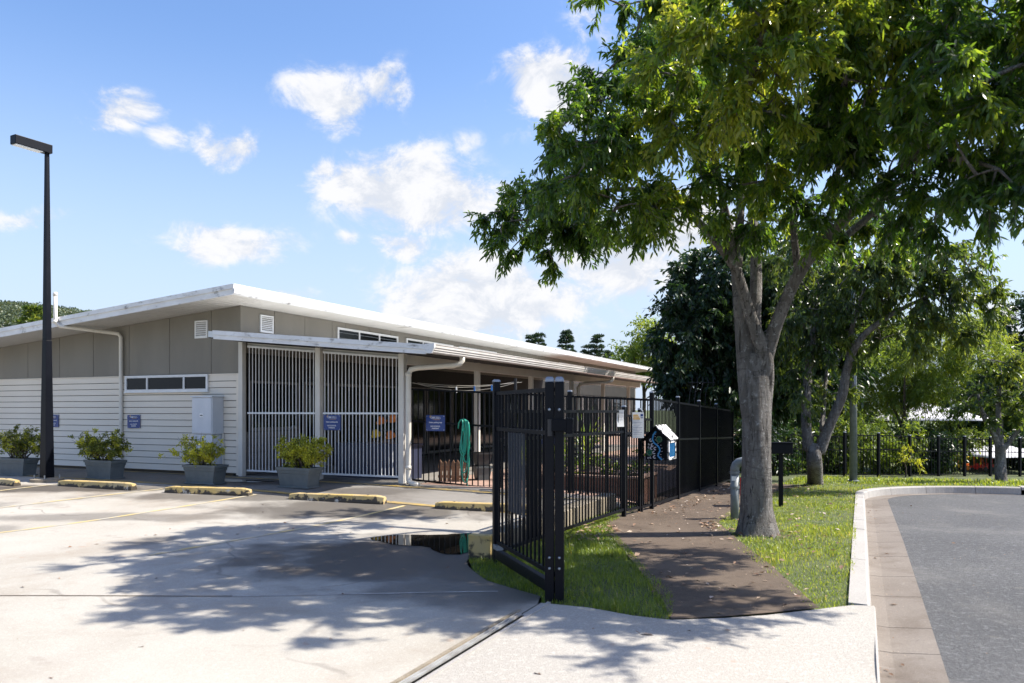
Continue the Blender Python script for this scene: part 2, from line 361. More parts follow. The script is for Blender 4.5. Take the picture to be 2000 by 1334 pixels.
def paint_mat(name, c, under, lo=.45, hi=.60, sc=3.0):
    m = bpy.data.materials.new(name); m.use_nodes = True; t = NT(m.node_tree); bs = t.n['Principled BSDF']
    p = t.node('ShaderNodeNewGeometry').outputs['Position']
    n = t.noise(t.scale(p, (1,1,1)), sc, 9, .68, .5)
    t.put(bs.inputs['Base Color'], t.mix(t.smooth(n, lo, hi), c, under)); bs.inputs['Roughness'].default_value = .7
    return m
M['line_paint'] = paint_mat('worn_yellow_line', (.52,.40,.17), (.40,.37,.31), .38, .60, 2.2)
M['edge_paint'] = paint_mat('worn_yellow_edge', (.42,.28,.075), (.22,.18,.11), .40, .60, 3)
def stop_mat():
    m = bpy.data.materials.new('worn_yellow_stop'); m.use_nodes = True; t = NT(m.node_tree); bs = t.n['Principled BSDF']
    g = t.node('ShaderNodeNewGeometry'); p = g.outputs['Position']
    tc = t.node('ShaderNodeTexCoord').outputs['Object']
    z = t.sep(tc)[2]
    n = t.noise(p, 7, 9, .68, .4)
    wear = t.math('ADD', n, t.smooth(z, .10, .0, 0, .22))         # scuffed most along the foot where tyres and rain reach it
    c = t.mix(t.smooth(t.noise(p, 2, 4), .35, .7), (.52,.36,.12), (.47,.36,.19))
    c = t.mix(t.smooth(wear, .56, .66), c, (.045,.036,.026))
    c = t.mix(t.smooth(t.noise(p, 4.3, 8, .7), .58, .66), c, (.42,.40,.36))
    t.put(bs.inputs['Base Color'], c); bs.inputs['Roughness'].default_value = .75
    bn = t.node('ShaderNodeBump'); bn.inputs['Distance'].default_value = .004; t.put(bn.inputs['Height'], t.noise(p, 40, 4)); t.l.new(bn.outputs[0], bs.inputs['Normal'])
    return m
M['stop'] = stop_mat()

def leaf_mat(name, stops, trans=.42, rough=.4, tstops=None):
    m = bpy.data.materials.new(name); m.use_nodes = True; t = NT(m.node_tree); t.n.clear()
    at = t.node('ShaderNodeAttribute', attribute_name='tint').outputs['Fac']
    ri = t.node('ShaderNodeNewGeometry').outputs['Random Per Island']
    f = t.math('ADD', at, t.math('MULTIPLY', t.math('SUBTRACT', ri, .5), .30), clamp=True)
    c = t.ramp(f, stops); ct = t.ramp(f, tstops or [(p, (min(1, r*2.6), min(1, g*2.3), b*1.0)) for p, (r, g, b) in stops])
    bs = t.node('ShaderNodeBsdfPrincipled'); t.put(bs.inputs['Base Color'], c); bs.inputs['Roughness'].default_value = rough; bs.inputs['Specular IOR Level'].default_value = .5
    tr = t.node('ShaderNodeBsdfTranslucent'); t.put(tr.inputs[0], ct)
    mx = t.node('ShaderNodeMixShader'); mx.inputs[0].default_value = trans
    t.l.new(bs.outputs[0], mx.inputs[1]); t.l.new(tr.outputs[0], mx.inputs[2])
    o = t.node('ShaderNodeOutputMaterial'); t.l.new(mx.outputs[0], o.inputs[0])
    return m
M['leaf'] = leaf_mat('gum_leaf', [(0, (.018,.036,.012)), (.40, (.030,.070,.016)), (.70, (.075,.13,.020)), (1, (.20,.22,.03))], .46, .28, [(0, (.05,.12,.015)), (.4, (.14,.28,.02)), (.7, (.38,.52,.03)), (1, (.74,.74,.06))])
M['leaf_dark'] = leaf_mat('dark_leaf', [(0, (.010,.026,.010)), (.6, (.019,.048,.014)), (1, (.055,.095,.022))], .28)
M['leaf_mid'] = leaf_mat('mid_leaf', [(0, (.018,.036,.013)), (.5, (.042,.08,.02)), (1, (.13,.17,.03))], .45, .38, [(0, (.05,.10,.02)), (.5, (.20,.28,.03)), (1, (.5,.52,.06))])
M['leaf_light'] = leaf_mat('light_leaf', [(0, (.05,.085,.02)), (.5, (.12,.18,.03)), (1, (.25,.29,.06))], .48)
M['leaf_shrub'] = leaf_mat('shrub_leaf', [(0, (.05,.07,.018)), (.5, (.15,.18,.025)), (1, (.46,.44,.05))], .40)
M['leaf_pine'] = leaf_mat('pine_needle', [(0, (.022,.042,.028)), (1, (.045,.078,.042))], .15)
M['leaf_strap'] = leaf_mat('strap_leaf', [(0, (.04,.08,.02)), (.6, (.10,.16,.035)), (1, (.24,.28,.07))], .35)
M['grass'] = leaf_mat('grass_blade', [(0, (.07,.11,.018)), (.5, (.14,.20,.03)), (.85, (.22,.27,.05)), (1, (.34,.30,.12))], .42)
M['hill'] = leaf_mat('hill_forest', [(0, (.055,.08,.055)), (.6, (.085,.115,.07)), (1, (.14,.165,.10))], .2)  # lightened grey-green, distance haze put into the forest colour
M['litter'] = leaf_mat('dry_litter', [(0, (.12,.06,.035)), (.4, (.26,.15,.09)), (.8, (.40,.29,.20)), (1, (.5,.42,.36))], .1, .7, [(0, (.1,.05,.02)), (1, (.3,.2,.1))])
def bark_mat(name, a, b, c):
    m = bpy.data.materials.new(name); m.use_nodes = True; t = NT(m.node_tree); bs = t.n['Principled BSDF']
    p = t.node('ShaderNodeNewGeometry').outputs['Position']
    n1 = t.noise(t.scale(p, (5,5,1.5)), 1.5, 8, .65, .8); n2 = t.noise(t.scale(p, (1,1,.8)), 17, 6, .72, .5); n3 = t.noise(t.scale(p, (20,20,2.0)), 1.3, 8, .72, .9); n4 = t.noise(t.scale(p, (3,3,16)), 1.4, 5, .6, .6)
    cc = t.mix(t.smooth(n1, .40, .62), a, b); cc = t.mix(t.smooth(n2, .55, .66), cc, c)
    cc = t.mix(t.math('MULTIPLY', t.smooth(n4, .56, .70), .6), cc, tuple(x*.5 for x in a)); cc = t.mix(t.smooth(n3, .53, .63), cc, tuple(x*.30 for x in a))
    t.put(bs.inputs['Base Color'], cc); bs.inputs['Roughness'].default_value = .92; bs.inputs['Specular IOR Level'].default_value = .15
    bn = t.node('ShaderNodeBump'); bn.inputs['Distance'].default_value = .06
    t.put(bn.inputs['Height'], t.math('ADD', t.math('MULTIPLY', n3, -1.0), t.math('ADD', t.math('MULTIPLY', n2, .5), t.math('MULTIPLY', n4, -.35)))); t.l.new(bn.outputs[0], bs.inputs['Normal'])
    return m
M['bark'] = bark_mat('grey_bark', (.16,.145,.132), (.245,.228,.212), (.38,.372,.357))
M['bark_dark'] = bark_mat('dark_bark', (.10,.08,.065), (.15,.125,.10), (.19,.17,.15))

# ================================================================== GROUND, ROAD, PATHS
def WV(pts): return [W(*p) for p in pts]
def terrain():
    xs = np.concatenate([-np.geomspace(3000, 70, 16), np.arange(-60, 61, 4.), np.geomspace(70, 3000, 16)])
    ys = np.concatenate([np.array([-3000, -900, -300, -100, -40]), np.arange(-20, 61, 4.), np.geomspace(70, 3500, 16)])
    X, Y = np.meshgrid(xs, ys); Z = ground(np.clip(X, -30, 30), np.clip(Y, -5, 60)) - .55
    V = np.column_stack([X.ravel(), Y.ravel(), Z.ravel()]); nx = len(xs); T = []
    for j in range(len(ys)-1):
        for i in range(nx-1):
            a = j*nx+i; T += [(a, a+1, a+nx+1), (a, a+nx+1, a+nx)]
    ob('ground', tri_mesh('ground', V, np.array(T)), M['terrain'], smooth=True, kind='structure')
terrain()

def kerb_line(o, u0=-7., u1=40., n=14):
    """line at offset o (towards the road) from the back of the kerb: straight, corner arc, straight"""
    r = 3.17-o; pts = [(-.07+o, u0), (-.07+o, 17.7)]
    pts += [(3.1-r*math.cos(a), 17.7+r*math.sin(a)) for a in np.linspace(0, math.pi/2, n)[1:]]
    return pts + [(u1, 17.7+r)]
def along(pts, s):
    for a, b in zip(pts, pts[1:]):
        L = math.dist(a, b)
        if s <= L: return (a[0]+(b[0]-a[0])*s/L, a[1]+(b[1]-a[1])*s/L)
        s -= L
    return pts[-1]
def lengths(pts): return sum(math.dist(a, b) for a, b in zip(pts, pts[1:]))
def zapron(x, y):
    v = np.asarray(x)*CU-np.asarray(y)*SU
    u = np.asarray(x)*SU+np.asarray(y)*CU
    return ground(x, y) - .09*sstep(-1.3, .1, v)*(1-sstep(5.3, 6.8, u))
sheet('car_park', WV([(-2.42,-8), (-2.42,5.85), (-2.5,6.1), (-2.85,6.27), (-3.2,6.46), (-3.5,6.78), (-3.75,7.1), (-3.86,7.4), (-3.86,10.46), (-45,10.46), (-45,-8)]), .8, 0, M['carpark'])
sheet('walkway', WV([(-45,10.46), (-3.9,10.46), (-3.5,12.46), (-45,12.46)]), .5, .003, M['walkway'])
sheet('driveway_apron', WV([(-2.4,-8), (-2.4,5.87), (-1.99,5.89), (-1.6,5.8), (-1.31,5.8), (-.95,6.05), (-.66,6.29), (-.3,6.62), (-.06,6.85), (.1,6.9), (.1,-8)]), .3, .006, M['apron'], zfun=zapron)
PATH_R = [(-.3,6.63), (-.85,8.3), (-1.4,9.8), (-1.87,11.3), (-1.78,14), (-1.6,18.2), (-1.0,19.3), (-2.0,20.3)]
PATH_L = [(-1.31,5.82), (-1.56,6.51), (-2.1,7.69), (-2.75,9.1), (-3.1,9.9), (-3.35,10.6), (-3.4,12.0), (-3.4,20.3)]
sheet('footpath', WV(PATH_L + PATH_R[::-1] + [(-.95,6.06)]), .3, .009, M['path'], rough=.0010)
sheet('courtyard_paving', WV([(-12.2,12.46), (-3.5,12.46), (-3.5,46), (-12.2,46)]), 1.0, .002, M['paver'])
VERGE_A = [(-3.86,7.36), (-3.5,6.79), (-3.2,6.47), (-2.5,6.12), (-2.4,5.88), (-1.99,5.89), (-1.6,5.81), (-1.31,5.81), (-1.45,6.5), (-2.0,7.7), (-2.9,9.6), (-3.25,10.5), (-3.25,12.6), (-3.86,12.6)]
verge_a = sheet('verge', WV(VERGE_A), .3, -.012, M['lawn_base'], rough=.006)
VERGE_B = [(-.30,6.64), (-.95,8.3), (-1.5,9.8), (-1.97,11.3), (-1.9,14), (-1.7,18.2), (-1.1,19.2), (-2.0,20.2), (-3.5,20.2), (-3.5,44), (40,44)] + kerb_line(0)[::-1][:-2] + [(-.07,17.0), (-.07,6.87)]
sheet('verge', WV([(-1.6,5.5), (-.2,6.3), (.02,6.6), (.02,7.1), (-.5,7.3), (-1.7,6.3)]), .3, -.022, M['lawn_base'])
verge_b = sheet('verge', WV(VERGE_B), .7, -.012, M['lawn_base'], rough=.006)
sheet('road', WV([(.5,-7)] + kerb_line(.57)[1:] + [(40,-7)]), 1.2, -.135, M['asphalt'])

# kerb stones and gutter slabs along the road
kerb = bpy.data.objects.new('kerb', None); col.objects.link(kerb); kerb['kind'] = 'structure'
gut = bpy.data.objects.new('gutter', None); col.objects.link(gut); gut['kind'] = 'structure'
def kerb_run():
    back, edge, face, lip, road = kerb_line(0), kerb_line(.115), kerb_line(.15), kerb_line(.165), kerb_line(.585)
    def strip(sections, name, mt, parent, gap=.004, bev=0):
        mb = MB(); n = len(sections[0])
        for s in sections: mb.v += s
        for i in range(len(sections)-1):
            for j in range(n):
                a = i*n+j; b = i*n+(j+1) % n
                mb.f.append((a, b, b+n, a+n)); mb.m.append(0)
        mb.f.append(tuple(range(n))[::-1]); k = (len(sections)-1)*n; mb.f.append(tuple(k+i for i in range(n))); mb.m += [0, 0]
        ob(name, mb, mt, parent, bevel=bev)
    L = lengths(back)
    # parametrise every line by u on the straight and by angle on the corner
    def P(o, s):
        if s <= 24.7: v, u = (-.07+o, -7+s)
        elif s <= 24.7+4.98:
            a = (s-24.7)/3.17; r = 3.17-o; v, u = (3.1-r*math.cos(a), 17.7+r*math.sin(a))
        else: v, u = (3.1+(s-24.7-4.98), 17.7+3.17-o)
        x, y = W(v, u); return x, y, G(x, y)
    s = 0
    while s < 44:
        ln = random.choice([.78, .95, 1.12, 1.2]); e = min(s+ln, 44)
        if s < 13.89 and e > 13.9: e = 13.9
        n = 2 if s < 24 or s > 30 else 6
        jz = random.uniform(-.003,.003); ks = np.linspace(s+.005, e-.005, n); ins = 30.0 < (s+e)/2 < 31.6
        # gutter slab, a shallow dish
        sec = []
        for q in ks:
            r_ = []
            for o, dz in ((.15, -.152), (.28, -.158), (.585, -.131), (.585, -.25), (.15, -.25)):
                x, y, z = P(o, q); r_.append((x, y, z+dz))
            sec.append(r_)
        strip(sec, 'gutter_slab', M['gutter_slab'], gut)
        if not ins:        # full kerb beyond the driveway, a low lip across it
            sec = []
            for q in ks:
                dip = .092*(1-float(sstep(12.3, 13.8, q))); r_ = []; low = s < 13.85
                for o, dz in ((((.166, -.3), (.166, .0045), (.176, .002), (.182, -.012), (.186, -.15), (.186, -.3)) if low else ((-.02, -.3), (-.02, .012), (.12, .008), (.14, -.012), (.158, -.15), (.158, -.3)))):
                    x, y, z = P(o, q); r_.append((x, y, z+dz+jz-(dip if dz > -.1 else 0)))
                sec.append(r_)
            strip(sec, 'kerb_stone', M['kerb'], kerb)
        elif ins:                         # stormwater inlet: lintel slab over a dark slot
            sec = []
            for q in ks:
                r_ = []
                for o, dz in ((-.25, -.02), (-.25, .03), (.13, .026), (.15, .01), (.15, -.045), (-.25, -.045)):
                    x, y, z = P(o, q); r_.append((x, y, z+dz))
                sec.append(r_)
            strip(sec, 'inlet_lintel', M['kerb'], kerb)
        s = e
kerb_run()

# level puddles on the concrete
def puddle(name, pts, z, label):
    mb = MB(); k = []
    n = len(pts)
    for i in range(n):
        p0, p1, p2, p3 = (np.array(pts[(i+j-1) % n]) for j in range(4))
        for t in (0, .25, .5, .75):
            q = .5*((2*p1)+(-p0+p2)*t+(2*p0-5*p1+4*p2-p3)*t*t+(-p0+3*p1-3*p2+p3)*t**3)
            k.append((q[0]+random.uniform(-.02,.02), q[1]+random.uniform(-.02,.02)))
    mb.v = [(a, b, z) for a, b in k]; mb.f = [tuple(range(len(k)))]; mb.m = [0]
    o = ob(name, mb, M['water'], kind='structure'); o['label'] = label
puddle('puddle', [(-1.75,9.55), (-1.45,9.80), (-.95,9.78), (-.55,9.9), (-.42,9.6), (-.47,9.1), (-.45,8.7), (-.62,8.45), (-.85,8.62), (-1.0,8.95), (-1.35,9.05), (-1.6,9.3)], .006, 'shallow puddle mirroring the fence on the car park')
puddle('puddle', [(-6.2,15.55), (-5.5,15.3), (-4.75,15.0), (-4.6,14.9), (-5.0,14.75), (-5.8,14.95), (-6.4,15.3)], .208, 'thin puddle on the walkway by the screens')

# painted lines
def stripe(name, a, b, w, dz, mt, parent=None, label=None):
    (x0, y0), (x1, y1) = a, b; L = math.hypot(x1-x0, y1-y0); nx, ny = -(y1-y0)/L*w/2, (x1-x0)/L*w/2
    mb = MB(); n = max(2, int(L/.4))
    for i in range(n+1):
        t = i/n; x, y = x0+(x1-x0)*t, y0+(y1-y0)*t; j = random.uniform(-.006, .006)
        for s in (1, -1): mb.v.append((x+nx*s+j, y+ny*s+j, G(x+nx*s, y+ny*s)+dz))
    for i in range(n): mb.f.append((2*i, 2*i+1, 2*i+3, 2*i+2)); mb.m.append(0)
    o = ob(name, mb, mt, kind='structure')
    return o
for a, b in (((290,1085),(790,988)), ((-180,1062),(500,966)), ((-160,1010),(318,955)), ((-150,978),(130,944))):
    stripe('parking_line', GP(*a)[:2], GP(*b)[:2], .075, .005, M['line_paint'])
stripe('edge_line', W(-45,10.52), W(-3.9,10.52), .14, .008, M['edge_paint'])
stripe('edge_line', W(-45,12.2), W(-12.0,12.2), .12, .008, M['edge_paint'])
stripe('edge_line', W(-12.0,12.03), W(-3.6,12.03), .17, .008, M['edge_paint'])
# saw-cut joint in the car park slab
jm = mat('slab_joint', (.33,.30,.27), (.48,.45,.42), 6, .9, space='pos')
stripe('slab_joint', W(-14,1.0), W(-4.9,5.0), .02, .004, M['joint']); stripe('slab_joint', W(-4.9,5.0), W(-2.9,6.1), .025, .004, jm)

# sliding gate track: a grooved steel rail let into the concrete
trk = root('gate_track', (*W(-2.41,-3.), 0), -ANG, 'grooved galvanised steel gate track let into the concrete driveway', 'gate track')
ob('rail', MB().prism([(-.045,.006),(-.02,.006),(-.02,.022),(-.008,.022),(-.008,.010),(.008,.010),(.008,.022),(.02,.022),(.02,.006),(.045,.006),(.045,-.02),(-.045,-.02)], 0, 8.45), M['track'], trk)
ob('grout_edge', B(.055,.085,0,8.9,-.02,.014), M['kerb'], trk)
ob('grout_edge', B(-.085,-.055,0,8.6,-.02,.009), M['old_kerb'], trk)

# mossy concrete edging beside the fence with a yellow painted end
ke = root('concrete_edging', (*W(-3.72,7.45), 0), -ANG, 'low mossy concrete edging with a yellow painted end beside the fence', 'edging')
ob('edging_wall', B(-.12,.12,.0,4.6,-.05,.24), M['old_kerb'], ke, bevel=.012)
ob('painted_end', B(-.135,.135,-.10,.012,-.05,.255), M['stop'], ke, bevel=.012)

# ================================================================== BUILDING
# local frame: x along the gable wall (0 = corner, verandah on the + side), y along the long wall, z from the floor
CX0, CY0 = W(-11.87, 12.35)
bld = root('kindergarten_building', (CX0, CY0, .2), -ANG, 'long low building with cream boards, taupe panels and a white sloping roof', 'building')
LEN = 31.0; SL = .078; VLEN = 17.0
def zr_(x): return 3.59 + SL*x          # underside of the main roof above the gable wall
# gable wall
ob('wall', MB().prism([(-16,-.1),(-.02,-.1),(-.02,zr_(0)),(-16,zr_(-16))], .02, .2), M['joint'], bld)
nrow = 15; rh = 2.09/nrow
for (x0, x1) in ((-16.0,-8.6), (-8.595,-3.52), (-3.50,-.085)):
    me = None
    for k in range(nrow):
        z0 = .05 + k*rh
        if me is None:
            me = MB().prism([(-.034,.013),(-.022,rh),(.02,rh),(.02,.013)], x0, x1, 'x').mesh('clapboard')
        ob('clapboard', me, M['cladding'], bld, loc=(0,0,z0))
ob('corner_trim', B(-.08,.012,-.042,.03,.02,2.14), M['cladding'], bld)
ob('board_cap', B(-16,.0,-.04,.01,2.142,2.165), M['cladding'], bld)
joints = [-16,-14.8,-13.6,-12.4,-11.2,-10.05,-9.2,-8.03,-6.86,-5.69,-4.5,-3.31,-2.04,-.81,-.012]
for a, b in zip(joints, joints[1:]):
    a += .006; b -= .006
    ob('wall_panel', MB().prism([(a,2.17),(b,2.17),(b,zr_(b)-.004),(a,zr_(a)-.004)], -.012, .018), M['panel'], bld, bevel=.002)
# long wall above the verandah roof
ob('wall', B(-.2,-.02,.02,LEN,2.3,3.58), M['joint'], bld)
y = .0; k = 0
while y < LEN-.3:
    w = 1.02 if k % 7 not in (3,) else .55
    e = min(y+w, LEN)
    ob('wall_panel', B(-.018,.012,y+.006,e-.006,2.6,3.585), M['panel'], bld, bevel=.002); y = e; k += 1
ob('corner_trim', B(-.03,.016,-.016,.05,2.17,3.6), M['panel'], bld)
# end wall
ob('wall', MB().prism([(-16,-.1),(0,-.1),(0,zr_(0)),(-16,zr_(-16))], LEN, LEN+.15), M['panel'], bld)

def window(parent, x0, x1, z0, z1, splits, name='window', slats=0, fw=.03, sw=.018, mt='frame'):
    """window in the plane y = 0 of its parent, looking to -y"""
    w = ob(name, MB().box(x0,x1,-.05,-.013,z0,z0+fw).box(x0,x1,-.05,-.013,z1-fw,z1).box(x0,x0+fw,-.05,-.013,z0+fw,z1-fw).box(x1-fw,x1,-.05,-.013,z0+fw,z1-fw), M[mt], parent)
    ob('sill', B(x0-.02,x1+.02,-.062,-.014,z0-.022,z0-.001), M[mt], w)
    ed = [x0+fw] + list(splits) + [x1-fw]; g = .003
    for a, b in zip(ed, ed[1:]):
        ob('sash', MB().box(a+g,b-g,-.046,-.016,z0+fw+g,z0+fw+g+sw).box(a+g,b-g,-.046,-.016,z1-fw-g-sw,z1-fw-g).box(a+g,a+g+sw,-.046,-.016,z0+fw+g+sw,z1-fw-g-sw).box(b-g-sw,b-g,-.046,-.016,z0+fw+g+sw,z1-fw-g-sw), M[mt], w)
        ob('pane', B(a+g+sw,b-g-sw,-.022,-.018,z0+fw+g+sw,z1-fw-g-sw), M['glass'], w)
        for i in range(slats):
            zz = z0+fw+.03+(z1-z0-2*fw-.06)*(i+.5)/slats
            ob('louvre', MB().hexa([(a+.025,-.043,zz-.004),(b-.025,-.043,zz-.004),(b-.025,-.026,zz+.010),(a+.025,-.026,zz+.010),(a+.025,-.043,zz-.001),(b-.025,-.043,zz-.001),(b-.025,-.026,zz+.013),(a+.025,-.026,zz+.013)]), M['steel'], w)
    return w
def vent(parent, x0, x1, z0, z1, n):
    w = ob('vent', MB().box(x0,x1,-.045,-.013,z0,z0+.03).box(x0,x1,-.045,-.013,z1-.03,z1).box(x0,x0+.03,-.045,-.013,z0+.03,z1-.03).box(x1-.03,x1,-.045,-.013,z0+.03,z1-.03), M['white'], parent)
    ob('backing', B(x0+.03,x1-.03,-.020,-.0135,z0+.03,z1-.03), M['joint'], w)
    for i in range(n):
        zz = z0+.03+(z1-z0-.06)*i/n; h = (z1-z0-.06)/n
        ob('slat', MB().hexa([(x0+.03,-.044,zz),(x1-.03,-.044,zz),(x1-.03,-.022,zz+h*.55),(x0+.03,-.022,zz+h*.55),(x0+.03,-.044,zz+h*.28),(x1-.03,-.044,zz+h*.28),(x1-.03,-.022,zz+h*.83),(x0+.03,-.022,zz+h*.83)]), M['white'], w)
    return w
window(bld, -3.38, -.86, 1.80, 2.16, [-2.68,-1.56], slats=0).location = (0, -.026, 0)
vent(bld, -1.26, -.90, 2.94, 3.32, 7)
# parts of the long wall hang in a frame turned to face +x
def facing(o): o.rotation_euler = (0,0,R(90)); return o
facing(vent(bld, .55, .95, 3.08, 3.46, 8))
for a, b in ((3.25,5.98), (6.43,9.19), (9.6,12.4), (18.7,21.9), (22.2,25.3), (25.7,28.6)):
    facing(window(bld, a, b, 3.06, 3.45, [a+(b-a)/3, a+2*(b-a)/3], slats=2))
facing(vent(bld, 14.0, 14.5, 3.2, 3.42, 4)); facing(vent(bld, 16.4, 16.9, 3.2, 3.42, 4)); facing(vent(bld, 15.45, 15.75, 3.15, 3.42, 3))

# main roof: low slope falling to -x, fascia boards, soffit and folded sheet
X0, X1, Y0, Y1 = -16.8, .80, -1.0, LEN+1.0
def sl(x, d): return 3.59+SL*x+d
ob('soffit', MB().hexa([(X0+.03,Y0+.03,sl(X0,.0)),(X1-.03,Y0+.03,sl(X1,.0)),(X1-.03,Y1-.03,sl(X1,.0)),(X0+.03,Y1-.03,sl(X0,.0)),(X0+.03,Y0+.03,sl(X0,.02)),(X1-.03,Y0+.03,sl(X1,.02)),(X1-.03,Y1-.03,sl(X1,.02)),(X0+.03,Y1-.03,sl(X0,.02))]), M['soffit'], bld)
rf = ob('roof', MB().hexa([(X0-.02,Y0-.03,sl(X0,.155)),(X1+.03,Y0-.03,sl(X1,.155)),(X1+.03,Y1+.03,sl(X1,.155)),(X0-.02,Y1+.03,sl(X0,.155)),(X0-.02,Y0-.03,sl(X0,.19)),(X1+.03,Y0-.03,sl(X1,.19)),(X1+.03,Y1+.03,sl(X1,.19)),(X0-.02,Y1+.03,sl(X0,.19))]), M['roof'], bld)
n = 6
for i in range(n):                        # barge boards along the gable, in lengths
    a, b = X0+(X1-X0)*i/n+.002, X0+(X1-X0)*(i+1)/n-.002
    ob('barge_board', MB().prism([(a,sl(a,-.015)),(b,sl(b,-.015)),(b,sl(b,.10)),(a,sl(a,.10))], Y0-.02, Y0+.012), M['fascia'], rf)
    ob('barge_cap', MB().prism([(a,sl(a,.10)),(b,sl(b,.10)),(b,sl(b,.188)),(a,sl(a,.188))], Y0-.045, Y0+.01), M['fascia'], rf)
m = 8
for i in range(m):                        # fascia along the long edge
    a, b = Y0-.045+(Y1-Y0)*i/m, Y0-.045+(Y1-Y0)*(i+1)/m-.006
    ob('fascia', MB().prism([(X1-.01,sl(X1,-.02)),(X1+.045,sl(X1,.01)),(X1+.05,sl(X1,.09)),(X1+.02,sl(X1,.10)),(X1+.02,sl(X1,.185)),(X1-.01,sl(X1,.185))], a, b), M['fascia'], rf)
for i in range(26):
    yy = .9+i*1.22
    ob('bracket', B(X1+.045,X1+.06,yy,yy+.025,sl(X1,.02),sl(X1,.12)), M['white'], rf)
for i in range(4):
    ob('soffit_joint', B(.06,X1-.02,5.4+i*7.2,5.43+i*7.2,sl(.5,-.012),sl(.5,-.002)), M['gutter'], bld)
comb = MB()
for i in range(int(LEN/.09)): comb.box(.005,.05,.02+i*.09,.062+i*.09,3.592,3.63)
ob('profile_strip', comb, M['soffit'], bld, kind='stuff')
# soffit boards seen from below: shallow grooves
gm = MB()
for i in range(110):
    x = X0+.1+i*.16
    if x < X1-.1: gm.box(x,x+.012,Y0+.04,-.06,sl(x,-.004),sl(x,.002))
ob('soffit_grooves', gm, M['gutter'], bld, kind='stuff')

# vent stack and downpipe on the gable
pp = [(-4.28,-1.10,3.92),(-4.28,-1.10,3.32),(-4.20,-1.05,3.24),(-3.75,-.25,3.16),(-3.56,-.10,3.13),(-3.50,-.075,3.05),(-3.50,-.075,.26),(-3.50,-.09,.17),(-3.42,-.22,.02)]
ob('downpipe', MB().tube(pp, .042, 10), M['pvc'], bld, smooth=True)
ob('pipe_cap', MB().tube([(-4.28,-1.10,3.91),(-4.28,-1.10,3.97),(-4.28,-1.10,3.99)], [.05,.048,.02], 10), M['pvc'], bld, smooth=True)
ob('pipe_collar', MB().tube([(-4.28,-1.10,3.30),(-4.28,-1.10,3.37)], .052, 10), M['pvc'], bld, smooth=True)

# ---------------- verandah
VX = 5.09
def vz(x): return 2.97 - (x-.2)*.092          # top of the verandah roof edge
vr = ob('verandah_roof', MB().prism([(.02,vz(0)-.14),(VX,vz(VX)-.14),(VX,vz(VX)-.02),(.02,vz(0)-.02)], -.9, VLEN), M['roof'], bld)
ob('verandah_barge', MB().prism([(.2,vz(.2)-.085),(VX,vz(VX)-.085),(VX,vz(VX)+.0),(.2,vz(.2)+.0)], -.965, -.905), M['fascia'], vr)
for a, b in ((.2,1.75),(1.753,3.4),(3.403,VX-.03)):
    ob('verandah_fascia', MB().prism([(a,vz(a)-.17),(b,vz(b)-.17),(b,vz(b)-.087),(a,vz(a)-.087)], -.945, -.903), M['fascia'], vr)
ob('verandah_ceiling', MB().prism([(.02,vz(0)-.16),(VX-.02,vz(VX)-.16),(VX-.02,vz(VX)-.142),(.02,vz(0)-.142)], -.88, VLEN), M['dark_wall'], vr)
zg = vz(VX)
gp = [(VX-.02,zg-.15),(VX+.10,zg-.15),(VX+.115,zg-.13),(VX+.115,zg-.10),(VX+.13,zg-.095),(VX+.13,zg-.06),(VX+.145,zg-.055),(VX+.145,zg-.01),(VX+.155,zg-.005),(VX+.155,zg+.008),(VX-.02,zg+.008)]
ob('gutter', MB().prism(gp, -.93, VLEN+.1), M['gutter'], vr)
ob('gutter_end', MB().prism([(VX-.028,zg-.155),(VX+.108,zg-.155),(VX+.16,zg-.06),(VX+.165,zg+.012),(VX-.028,zg+.012)], -.975, -.932), M['fascia'], vr)
ob('beam', B(3.92,4.07,.06,VLEN,vz(4)-.36,vz(4)-.18), M['cream_post'], vr)
ob('beam', MB().prism([(.14,vz(0.1)-.26),(4.0,vz(4.0)-.26),(4.0,vz(4.0)-.18),(.14,vz(.1)-.18)], .05, .11), M['cream_post'], vr)
def post(x, y, w=.055, top=None):
    ob('post', B(x-w,x+w,y-w,y+w,-.02,(top or vz(x)-.165)), M['cream_post'], bld, bevel=.006)
post(.10,-.06); post(2.05,0.0,.06); post(4.0,0.0,.06)
for i in range(1, 6): post(4.0, 3.1*i, .055)
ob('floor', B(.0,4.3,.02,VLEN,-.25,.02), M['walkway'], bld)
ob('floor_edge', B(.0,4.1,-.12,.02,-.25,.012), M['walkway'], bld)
# white bar screens across the verandah end
def screen(x0, x1, n):
    r = ob('screen', MB().prism([(x0,vz(x0)-.27),(x1,vz(x1)-.27),(x1,vz(x1)-.23),(x0,vz(x0)-.23)], -.02, .02), M['frame'], bld)
    ob('rail', B(x0,x1,-.018,.018,1.31,1.345), M['frame'], r); ob('rail', B(x0-.02,x1+.02,-.018,.018,.11,.145), M['frame'], r)
    for i in range(n):
        x = x0+.04+(x1-x0-.08)*i/(n-1)
        ob('bar', B(x-.0065,x+.0065,-.0065,.0065,.145,vz(x)-.27), M['frame'], r)
screen(.20, 1.95, 20); screen(2.15, 3.90, 21)
